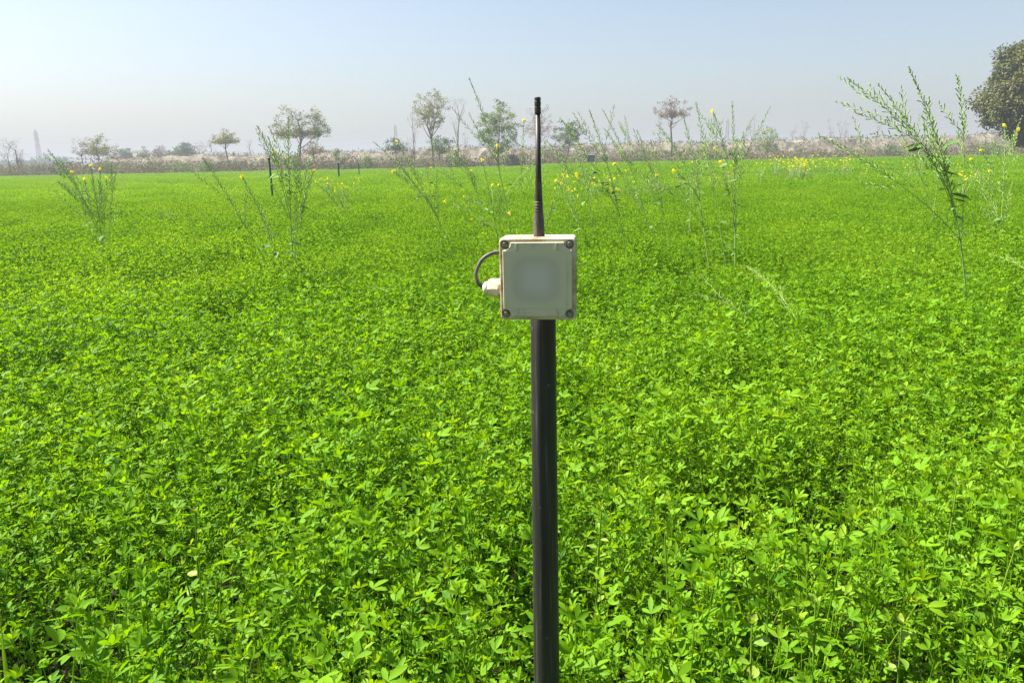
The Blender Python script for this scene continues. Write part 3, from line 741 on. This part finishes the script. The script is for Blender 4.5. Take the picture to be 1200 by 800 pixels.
# ---------------------------------------------------------------- scrub along the field edge and on the bank
def card(mb, p, s, t, rg, up=0.3):
    d = Vector((rg.gauss(0, 1), rg.gauss(0, 1), rg.gauss(up, .8))).normalized(); n = Vector((rg.gauss(0, 1), rg.gauss(0, 1), rg.gauss(0, 1)))
    leaflet(mb, p, d, n, s, s * rg.uniform(.35, .6), .1, .1, t, 0)
def scrub():
    mb = MB(); rg = random.Random(40)
    n = 0
    for k in range(2300):
        x = rg.uniform(-125, 140); y = rg.uniform(FAR_Y + 1.5, FAR_Y + 24)
        h = rg.uniform(1.0, 2.9) * (1 + .45 * fbm(x, y, .05, 3.0)); wd = h * rg.uniform(.6, 1.1)
        if h < .3: continue
        t = min(.98, max(0.02, .45 + .55 * fbm(x, y, .09, 13.0) + rg.uniform(-.2, .2)))
        for j in range(int(16 + 12 * h)):
            u = rg.random() ** .7; a_ = rg.uniform(0, 6.28); rr = wd * math.sqrt(rg.random()) * (1 - .55 * u)
            card(mb, Vector((x + rr * math.cos(a_), y + rr * math.sin(a_), h * u)), rg.uniform(.25, .5), t + rg.uniform(-.12, .12), rg, .5)
    for k in range(1700):                                   # tufts over the bank's face and top
        x = rg.uniform(-105, 160); dy = rg.uniform(-8, 2)
        kz = np.interp(dy, [-9, -7, -5.5, -4, -2.5, -1, 1.5, 4], [0, .3, .55, .8, .95, 1, .98, .8])
        H = 4.6 + 0.006 * x + 0.9 * fbm(x, 0, .045, 4.0)
        z = H * kz; t = min(.8, max(0.05, .42 + .5 * fbm(x, dy, .15, 23.0)))
        s_ = rg.uniform(.3, .9)
        for j in range(9):
            card(mb, Vector((x + rg.gauss(0, s_), BANK_Y + dy + rg.gauss(0, .4) - .2, z + rg.uniform(-.1, s_ * .9))), rg.uniform(.25, .5), t + rg.uniform(-.15, .15), rg, .5)
    props(mb.build('scrub', M['scrub']), 'brown dry scrub along the far field edge and bank', 'scrub', kind='stuff')
scrub()
# pale grass strip between crop and scrub
mb = MB(); rg = random.Random(41)
for k in range(9000):
    x = rg.uniform(-120, 130); y = rg.uniform(FAR_Y - 1.5, FAR_Y + 3)
    if x > 40: y += rg.uniform(-6, 2)
    card(mb, Vector((x, y, rg.uniform(0, .25))), rg.uniform(.2, .42), rg.uniform(.3, 1), rg, 1.2)
M['verge'] = leaf_mat('verge_grass', [(0, (.12, .17, .05)), (1, (.26, .27, .10))], .3)
props(mb.build('verge_grass', M['verge']), 'pale grass verge between the crop and the scrub', 'grass', kind='stuff')

# ---------------------------------------------------------------- trees
def grow(mb, tips, p, d, L, r_, lvl, rg, cfg, t=0.5):
    n = 4; pts = [p]; rad = [r_]; q = p.copy(); dd = d.normalized()
    for k in range(n):
        j = cfg['wob']; dd = (dd + Vector((rg.gauss(0, j), rg.gauss(0, j), rg.gauss(0, j * .5) + cfg['up'] * (lvl > 0)))).normalized()
        q = q + dd * (L / n); pts.append(q.copy()); rad.append(max(r_ * (1 - (1 - cfg['taper']) * (k + 1) / n), .0011))
    mb.tube(pts, rad, 7 if lvl == 0 else (5 if lvl == 1 else 3), t, cap=False)
    if lvl >= cfg['levels']:
        tips.append((q, dd)); tips.append((pts[2], dd)); return
    nc = cfg['kids'][min(lvl, len(cfg['kids']) - 1)]; ph = rg.uniform(0, 6.28)
    for k in range(nc):
        u = 1.0 if (k < 2 and cfg.get('fork', True)) else rg.uniform(cfg['from'] if lvl == 0 else .3, 1)
        i = min(int(u * n), n - 1); b_ = pts[i] + (pts[i + 1] - pts[i]) * (u * n - i)
        ph += 2 * math.pi / nc + rg.uniform(-.5, .5)
        ang = R(rg.uniform(*cfg['ang'][min(lvl, len(cfg['ang']) - 1)]))
        s_ = dd.orthogonal().normalized(); o = dd.cross(s_); side = s_ * math.cos(ph) + o * math.sin(ph)
        nd = dd * math.cos(ang) + side * math.sin(ang)
        grow(mb, tips, b_, nd, L * cfg['ratio'] * rg.uniform(.75, 1.2) * (cfg['first'] if lvl == 0 else 1), rad[i] * (.55 if u < 1 else .62), lvl + 1, rg, cfg, t)
CFG = {
 'umbrella': dict(levels=4, kids=(5, 3, 3, 3), ang=((28, 52), (18, 42), (18, 42)), ratio=.62, first=1.0, up=.05, wob=.10, taper=.72, **{'from': .75}),
 'vase':     dict(levels=4, kids=(6, 3, 3, 3), ang=((18, 42), (15, 38), (15, 40)), ratio=.60, first=.9, up=.07, wob=.09, taper=.7, **{'from': .45}),
 'tall':     dict(levels=4, kids=(8, 3, 3, 2), ang=((25, 50), (18, 42), (20, 45)), ratio=.55, first=.75, up=.08, wob=.07, taper=.45, **{'from': .35}),
 'pole':     dict(levels=3, kids=(9, 3, 2), ang=((22, 45), (18, 42), (20, 45)), ratio=.42, first=.7, up=.09, wob=.05, taper=.3, **{'from': .3}),
 'round':    dict(levels=4, kids=(7, 4, 3, 3), ang=((30, 70), (25, 50), (25, 50)), ratio=.58, first=.95, up=.04, wob=.10, taper=.6, **{'from': .4}),
}
def tree(px, top, Y, kind, leaf, label, seed, width=None, nleaf=7, lsize=.34, lrad=.55, z0=0.0, name='tree', lean=0.0, tint=(.2, .8), trunk=0.02, group=None, bole=None, lowgreen=False):
    """a branching tree grown to fit the height and crown width it has in the picture"""
    rg = random.Random(seed); tp = at(px, top, Y); Ht = tp.z - z0
    cfg = CFG[kind]; mb = MB(); tips = []
    fr = bole or {'umbrella': .42, 'vase': .30, 'tall': .55, 'pole': .75, 'round': .35}[kind]
    grow(mb, tips, Vector((0, 0, 0)), Vector((lean, 0, 1)), fr, .02, 0, rg, cfg)
    zs = max(q.z for q, _ in tips); xs = [q.x for q, _ in tips]; wd = max(xs) - min(xs)
    sz = (Ht - lrad * .4) / zs
    sx = sz
    if width: sx = max(.3, (width / FPX * Y - lrad) / wd)
    # scale heights so that the bole keeps its share and the crown fills the rest
    cx, cyy = (max(xs) + min(xs)) / 2, (max(q.y for q, _ in tips) + min(q.y for q, _ in tips)) / 2
    fit = lambda x, y, z: ((x - cx * z / zs * kl) * sx, (y - cyy * z / zs) * sx, z * sz)
    kl = 1.0 if not lean else 0.4
    v2 = [fit(*v_) for v_ in mb.v]
    # branch thickness: re-inflate relative to size is not needed, radii were set as a share of the height
    mb.v = v2
    root = empty(name, (tp.x, Y, z0), label, 'tree', group)
    tr = mb.build('trunk', M['bark'], root, True)
    if nleaf:
        lb = MB()
        for q, d in tips:
            q = Vector(fit(*q)); t = rg.uniform(*tint)
            for k in range(nleaf * 2):
                o = Vector((rg.gauss(0, 1), rg.gauss(0, 1), rg.gauss(0, .7))) * (lrad * .6)
                card(lb, q + o, lsize * rg.uniform(.6, 1.2), t + rg.uniform(-.2, .2), rg, .2)
        lb.build('crown', M[leaf], root)
    return root
def crown_tree(px, top, bottom, width, Y, leaf, label, seed, nend=70, nleaf=14, lsize=.34, lrad=.5, flat=.35, tint=(.15, .85), z0=0.0, lobes=1, taper_top=1.0, limb=7, lean=0.0):
    """trunk, limbs and twigs reaching end points spread through the crown's volume; leaves cluster round the ends"""
    rg = random.Random(seed); tp = at(px, top, Y); bt = at(px, bottom, Y)
    zt, zb = tp.z - z0, max(bt.z - z0, .25); rw = width / FPX * Y / 2; hc = zt - zb
    root = empty('tree', (tp.x, Y, z0), label, 'tree')
    lob = [(0, 0, 1.0)] if lobes == 1 else [(-.42 + .84 * k / (lobes - 1), rg.uniform(-.3, .3), rg.uniform(.55, .72)) for k in range(lobes)]
    ends = []
    while len(ends) < nend:
        lx, ly, ls = rg.choice(lob)
        d = Vector((rg.gauss(0, 1), rg.gauss(0, 1), rg.gauss(0, 1))).normalized() * (rg.random() ** .45)
        z = d.z if d.z > 0 else d.z * flat
        u = (z + flat) / (1 + flat)                         # 0 at the crown's underside, 1 on top
        wz = 1 if u < .5 else 1 - (1 - taper_top) * (u - .5) * 2
        jit = 1 + .25 * noise.noise(d * 2.3 + Vector((seed, 0, 0)))
        ends.append(Vector(((lx + d.x * ls * wz * jit) * rw, (ly + d.y * ls * wz * jit) * rw, zb + hc * min(1, u * (ls * .25 + .75 if lobes > 1 else 1) * (0.9 + .1 * jit)))))
    mb = MB(); H = zt; tr = max(.05, .016 * H); wob = lambda k: Vector((rg.gauss(0, k), rg.gauss(0, k), 0))
    fork = Vector((lean * H * .4, 0, max(zb * .8, H * .18)))
    p1 = fork * .5 + wob(.02 * H); mb.tube([Vector((0, 0, 0)), p1, fork, fork + Vector((lean, 0, hc * .3)) + wob(.03 * H), Vector((0, 0, zb + hc * .72)) + wob(.04 * H)], [tr, tr * .85, tr * .75, tr * .45, tr * .12], 7, .5, cap=False)
    limbs = []
    for k in range(limb):
        e = rg.choice(ends); p0 = fork + Vector((0, 0, hc * rg.uniform(-.1, .3))); t_ = p0 + (e - p0) * .72
        mid = p0 + (t_ - p0) * .5 + Vector(((t_.x - p0.x) * .12, (t_.y - p0.y) * .12, -(t_.z - p0.z) * .10)) + wob(.02 * H)
        limbs.append((p0, mid, t_)); mb.tube([bez(p0, mid, t_, q / 6) for q in range(7)], [tr * .42 * (1 - .75 * q / 6) for q in range(7)], 5, .5, cap=False)
    for e in ends:
        b_ = min(((bez(*l_, u), 0) for l_ in limbs for u in (.35, .6, .85, 1)), key=lambda v_: (v_[0] - e).length + (3 if v_[0].z > e.z else 0))[0]
        mid = (b_ + e) / 2 + wob(.015 * H); mb.tube([b_, mid, e], [tr * .13, tr * .09, tr * .03], 3, .5, cap=False)
        for q in range(3):
            f = mid + (e - mid) * rg.uniform(0, 1); g = f + (e - b_).normalized() * lrad * .6 + Vector((rg.gauss(0, 1), rg.gauss(0, 1), rg.gauss(.4, .7))) * lrad * .5
            mb.tube([f, g], [tr * .05, tr * .02], 3, .5, cap=False)
    mb.build('trunk', M['bark'], root, True)
    if nleaf:
        lb = MB()
        for e in ends:
            t = rg.uniform(*tint)
            for k in range(int(nleaf * 2.3)):
                card(lb, e + Vector((rg.gauss(0, 1), rg.gauss(0, 1), rg.gauss(0, .7))) * (lrad * .55), lsize * rg.uniform(.6, 1.2), t + rg.uniform(-.2, .2), rg, .2)
        lb.build('crown', M[leaf], root)
    return root
CT = crown_tree
tree(4, 165, 160, 'pole', 'pink_leaf', 'thin bare tree at the very left edge', 1, 22, 2, .2)
tree(15, 162, 165, 'pole', 'pink_leaf', 'taller thin bare tree, second from the left edge', 2, 20, 2, .2)
CT(22, 172, 196, 26, 160, 'pink_leaf', 'low spreading bare tree, third from the left edge', 3, 30, 3, .2, .4)
CT(92, 160, 184, 28, 165, 'pink_leaf', 'nearly bare tree above the left mustard plant', 4, 40, 4, .25, .5)
CT(111, 156, 183, 42, 170, 'brown_leaf', 'brownish round-crowned tree above the left mustard plant', 5, 75, 12, .38, .65)
CT(131, 167, 190, 22, 200, 'pink_leaf', 'grey-brown tree just right of the brownish round-crowned one', 6, 40, 8, .4, .7)
CT(147, 173, 186, 14, 330, 'dark_leaf', 'small dark round tree at left of the bank', 7, 45, 16, .8, .9)
CT(167, 173, 187, 17, 330, 'brown_leaf', 'small pale brown tree between two dark ones at left', 8, 40, 12, .8, 1.0)
CT(186, 171, 186, 20, 330, 'pink_leaf', 'hazy brown tree, third of the row behind the left bank', 9, 40, 12, .8, 1.0)
CT(203, 173, 186, 18, 330, 'dark_leaf', 'hazy low tree beside the broad dark tree at left', 10, 40, 12, .8, 1.0)
CT(216, 167, 185, 24, 300, 'dark_leaf', 'broad dark green tree behind the left bank', 11, 60, 16, .8, 1.1)
CT(233, 164, 184, 16, 220, 'pink_leaf', 'bare tree between the broad dark tree and the small domed tree', 12, 40, 4, .3, .6)
tree(247, 163, 220, 'pole', 'pink_leaf', 'thin bare sapling just left of the small domed tree', 13, 9, 1, .25)
CT(262, 152, 168, 31, 165, 'brown_leaf', 'small domed tree with a thin trunk, left of the large domed one', 14, 80, 12, .34, .5, .15)
tree(291, 164, 240, 'pole', 'pink_leaf', 'faint bare sapling right of the small domed tree', 15, 9, 1, .25)
tree(311, 162, 260, 'pole', 'pink_leaf', 'faint bare sapling behind the wide bushy mustard', 16, 9, 1, .25)
CT(348, 121, 162, 62, 160, 'brown_leaf', 'large domed tree with an open flat-topped crown', 17, 190, 13, .36, .6, .25, (.05, .75), lobes=2, limb=10)
CT(366, 160, 182, 24, 175, 'pink_leaf', 'low brown tree under the right side of the large domed tree', 18, 50, 10, .36, .6)
CT(377, 170, 190, 13, 200, 'green_leaf', 'small green tree right of the large domed tree', 19, 40, 14, .4, .6)
CT(463, 160, 180, 26, 170, 'dark_leaf', 'small dark layered tree in front of the middle pylon', 20, 45, 14, .38, .5, .5)
tree(483, 132, 170, 'pole', 'pink_leaf', 'bare spindly tree leaning beside the tall yellowish one', 21, 16, 1, .2, lean=-.04)
CT(503, 105, 152, 44, 160, 'brown_leaf', 'tall slim tree with thin yellowish-brown foliage', 22, 120, 12, .34, .55, .9, (.4, 1.05), limb=9)
CT(514, 158, 182, 26, 158, 'green_leaf', 'small green tree at the foot of the tall yellowish one', 23, 60, 12, .34, .55, .8)
tree(536, 114, 180, 'pole', 'pink_leaf', 'tall leafless tree between the yellowish and the green tree', 24, 22, 1, .2)
tree(546, 154, 190, 'pole', 'pink_leaf', 'short leafless sapling right of the tall leafless tree', 25, 8, 1, .2)
CT(582, 119, 180, 52, 155, 'green_leaf', 'full green tree left of the antenna', 26, 150, 16, .38, .6, .9, (.1, .9), limb=10)
CT(632, 120, 168, 40, 185, 'pink_leaf', 'pinkish bare tree behind the antenna', 27, 110, 7, .30, .5, .6)
CT(666, 138, 172, 40, 165, 'dark_leaf', 'grey-green rounded tree right of the antenna', 28, 90, 14, .36, .5, .8)
CT(787, 112, 138, 42, 160, 'pink_leaf', 'thin-trunked flat-topped bare tree right of centre', 29, 100, 10, .30, .45, .35, limb=9)
tree(774, 128, 200, 'pole', 'pink_leaf', 'faint bare sapling left of the flat-topped bare tree', 30, 9, 1, .25)
CT(901, 149, 180, 28, 165, 'green_leaf', 'bright green small tree against the right bank', 31, 55, 12, .34, .5, .9, (.5, 1.1))
for i, (px, tp_, lab) in enumerate(((884, 134, 'faint bare tree left of the bright green tree'), (876, 141, 'fainter short bare tree left of the bright green one'), (930, 147, 'faint bare tree just right of the bright green tree'), (944, 141, 'faint bare tree above the yellow mustard patch'), (975, 139, 'faint bare tree right of the yellow patch'), (985, 143, 'second faint bare tree right of the yellow patch'), (992, 141, 'third faint bare tree right of the yellow patch'), (1030, 140, 'faint bare tree behind the tallest mustard'), (1058, 146, 'faint bare tree right behind the tallest mustard spikes'))):
    tree(px, tp_, 420, 'pole', 'pink_leaf', lab, 50 + i, 10, 1, .5)
for i, (px, tp_, wd, lab) in enumerate(((8, 188, 30, 'low hazy tree clump at the far left edge'), (33, 187, 26, 'low hazy tree left of the left pylon'), (52, 181, 34, 'hazy bluish tree at the foot of the left pylon'), (72, 184, 30, 'hazy bluish tree right of the left pylon'))):
    CT(px, tp_, 200, wd, 560, 'dark_leaf', lab, 70 + i, 60, 16, 1.5, 1.8, .6)

def dense_tree():
    Y = 92.0; rg = random.Random(8)
    c = at(1258, 112, Y); x0 = c.x; zc = at(1258, 107, Y).z
    rx, rz = 80 / FPX * Y, 67 / FPX * Y
    root = empty('mango_tree', (x0, Y, 0), 'big dense dark green tree with brownish new growth at the right edge', 'tree')
    mb = MB(); tips = []
    trunk_top = zc - rz * .55
    mb.tube([(0, 0, 0), (.1, 0, trunk_top * .5), (0, .1, trunk_top)], [.55, .45, .42], 10, .5, cap=False)
    for k in range(11):
        a_ = k * 2.4; u = rg.uniform(.2, .9); e = Vector((math.cos(a_) * rx * .7 * math.sqrt(1 - (u - .4) ** 2), math.sin(a_) * rx * .7, zc + (u - .45) * rz * 1.2))
        p0 = Vector((0, 0, trunk_top * rg.uniform(.75, 1))); mid = (p0 + e) / 2 + Vector((0, 0, -.4))
        mb.tube([bez(p0, mid, e, j / 6) for j in range(7)], [.24 * (1 - .8 * j / 6) for j in range(7)], 6, .5, cap=False)
    mb.build('trunk', M['bark'], root, True)
    lb = MB()
    for k in range(1250):
        d = Vector((rg.gauss(0, 1), rg.gauss(0, 1), rg.gauss(.1, 1))).normalized()
        lump = 1 + .13 * noise.noise(d * 2.4 + Vector((3, 1, 7))) + .20 * noise.noise(d * 4.5 + Vector((1, 9, 2)))
        rr = lump * (1 if rg.random() < .75 else rg.uniform(.5, .95))
        q = Vector((d.x * rx * rr, d.y * rx * rr, zc + d.z * rz * rr * (1 if d.z > 0 else .82)))
        cr = rg.uniform(.55, 1.25); t = rg.uniform(0, .42) if rg.random() < .85 else rg.uniform(.42, .68)
        for j in range(84):
            o = Vector((rg.gauss(0, 1), rg.gauss(0, 1), rg.gauss(0, 1))).normalized() * cr * rg.random() ** .4
            o.z *= .75
            dd = (o.normalized() + Vector((rg.gauss(0, .5), rg.gauss(0, .5), rg.gauss(-.25, .4)))).normalized()
            s_ = rg.uniform(.28, .46)
            leaflet(lb, q + o, dd, o + Vector((rg.gauss(0, .4), rg.gauss(0, .4), .5)), s_, s_ * .5, .15, .25, t + rg.uniform(-.15, .15), 0)
    lb.build('crown', M['dense_leaf'], root)
dense_tree()

def bush(px, top, Y, wd, leaf, label, seed, tint=(.3, .8), n=900):
    rg = random.Random(seed); tp = at(px, top, Y); h = tp.z; rw = wd / FPX * Y / 2
    root = empty('bush', (tp.x, Y, 0), label, 'bush')
    mb = MB()
    for k in range(7):
        a_ = k * 2.4; e = Vector((math.cos(a_) * rw * .6, math.sin(a_) * rw * .6, h * rg.uniform(.5, .9)))
        mb.tube([Vector((0, 0, 0)), e * .5 + Vector((0, 0, .1)), e], [.05, .035, .012], 4, .5, cap=False)
    mb.build('trunk', M['bark'], root)
    lb = MB()
    cl = [(rg.uniform(0, 6.28), rg.random() ** .5, rg.uniform(.15, .95), rg.uniform(*tint)) for _ in range(26)]
    for k in range(n):
        a_, rr, u, t = rg.choice(cl); rr *= rw * math.sin(math.pi * min(.98, u * .75 + .25)) ** .6
        p = Vector((math.cos(a_) * rr, math.sin(a_) * rr, u * h)) + Vector((rg.gauss(0, .22), rg.gauss(0, .22), rg.gauss(0, .18))) * max(.5, rw * .6)
        p.z = max(.05, min(p.z, h))
        card(lb, p, rg.uniform(.2, .36), t + rg.uniform(-.15, .15), rg, .3)
    lb.build('crown', M[leaf], root)
for i, a_ in enumerate(((395, 174, 155, 16, 'green_leaf', 'columnar green bush behind the middle green post'), (430, 183, 153, 17, 'green_leaf', 'low green bush right of the green posts'), (210, 191, 152, 34, 'green_leaf', 'long green bush on the field edge at left'), (242, 190, 152, 26, 'green_leaf', 'green bush on the field edge under the small domed tree'), (125, 192, 154, 22, 'green_leaf', 'dull green bush on the field edge right of the left mustard'), (536, 176, 154, 14, 'green_leaf', 'small green bush under the tall leafless tree'), (708, 181, 152, 8, 'green_leaf', 'narrow dark green bush beside the dark hut'), (60, 198, 154, 60, 'dark_leaf', 'low dark bush on the field edge at far left'), (345, 182, 153, 20, 'green_leaf', 'green bush at the foot of the large domed tree'), (752, 182, 152, 26, 'dark_leaf', 'dark low bush left of the flat-topped bare tree'), (600, 182, 153, 18, 'dark_leaf', 'dark bush at the foot of the full green tree'), (835, 180, 152, 22, 'dark_leaf', 'dark low bush under the right pylon'), (1040, 170, 152, 30, 'dark_leaf', 'low dark bush behind the tallest mustard'), (1165, 166, 120, 40, 'green_leaf', 'low green bush left of the big dense tree'))):
    bush(*a_[:6], 200 + i)

# dark hut on the field edge
p = at(692, 182, 151); q = at(692, 194, 151)
hut = empty('field_hut', (p.x, 151, 0), 'tiny dark grey hut on the field edge right of the antenna', 'hut')
M['hut'] = plain_mat('hut_wall', (.05, .058, .07), (.085, .09, .10), 2, .8, .2); M['hut_roof'] = plain_mat('hut_roof', (.10, .10, .11), (.15, .15, .16), 2, .6, .3)
mb = MB(); mb.box((0, 0, p.z / 2), (1.5, 1.5, p.z)); mb.build('wall', M['hut'], hut)
mb = MB(); mb.box((0, 0, p.z + .06), (1.8, 1.8, .1), rot=Matrix.Rotation(.06, 3, 'X')); mb.build('roof', M['hut_roof'], hut)
mb = MB(); mb.box((.1, -.765, p.z * .42), (.65, .03, p.z * .8)); mb.build('door', M['hut_roof'], hut)

# ---------------------------------------------------------------- pylons and wires
PY = 690.0
def pylon(px, top, label):
    tp = at(px, top, PY); Hh = tp.z; root = empty('pylon', (tp.x, PY, 0), label, 'pylon', 'lattice pylons of the power line')
    def hw(z): return np.interp(z, [0, Hh * .62, Hh * .93, Hh], [2.3, 1.1, .85, .06])
    legs = [(sx, sy) for sx in (-1, 1) for sy in (-1, 1)]
    for sx, sy in legs:
        mb = MB(); zs = [0, Hh * .62, Hh * .93, Hh]; mb.tube([(sx * hw(z), sy * hw(z), z) for z in zs], .20, 4); mb.build('leg', M['steel'], root)
    mb = MB(); n = 15
    for k in range(n):
        z0, z1 = Hh * .95 * k / n, Hh * .95 * (k + 1) / n
        for (ax, ay), (bx, by) in (((-1, -1), (1, -1)), ((1, -1), (1, 1)), ((1, 1), (-1, 1)), ((-1, 1), (-1, -1))):
            mb.tube([(ax * hw(z0), ay * hw(z0), z0), (bx * hw(z1), by * hw(z1), z1)], .10, 3); mb.tube([(bx * hw(z0), by * hw(z0), z0), (ax * hw(z1), ay * hw(z1), z1)], .10, 3)
    mb.build('lattice', M['steel'], root)
    for z, l in ((.64, 3.6), (.77, 4.6), (.90, 3.6)):
        mb = MB()
        for sx in (-1, 1):
            mb.tube([(0, sx * .4, Hh * z), (0, sx * l, Hh * z + .2)], .16, 4); mb.tube([(0, sx * .4, Hh * z + 1.4), (0, sx * l, Hh * z + .3)], .13, 4)
        mb.build('crossarm', M['steel'], root)
    return tp
tops = [pylon(41, 152, 'leftmost hazy lattice pylon'), pylon(463, 146, 'middle hazy lattice pylon above the small dark tree'), pylon(853, 139, 'right hazy lattice pylon above the leaning mustards'), pylon(1262, 132, 'lattice pylon beyond the right edge')]
spans = ('left and middle', 'middle and right', 'right pylon and the right edge')
for i in range(3):
    a_, b_ = tops[i], tops[i + 1]
    for z, l, lab in ((.64, 3.6, 'lowest'), (.77, 4.6, 'middle'), (.90, 3.6, 'highest')):
        mb = MB(); pts = []
        for k in range(15):
            u = k / 14; x = a_.x + (b_.x - a_.x) * u; zz = (a_.z + (b_.z - a_.z) * u) * z - 1.2 - 7 * 4 * u * (1 - u)
            pts.append((x, PY - l, zz))
        mb.tube(pts, .045, 3); props(mb.build('power_wire', M['steel']), 'thin %s overhead wire between %s pylons' % (lab, spans[i]) if i < 2 else 'thin %s overhead wire running off to the right edge' % lab, 'wire', 'overhead wires of the power line')

# ---------------------------------------------------------------- haze
def haze():
    mb = MB(); mb.box((0, 1300, 25), (2760, 2780, 54))
    mt, t, out = new_mat('haze')
    v = node(t, 'ShaderNodeVolumePrincipled'); v.inputs['Color'].default_value = (.44, .475, .52, 1); v.inputs['Density'].default_value = .0011; v.inputs['Anisotropy'].default_value = 0.1
    t.links.new(v.outputs[0], out.inputs['Volume'])
    props(mb.build('haze', mt), 'thin pale haze over the fields', 'haze', kind='stuff')
haze()
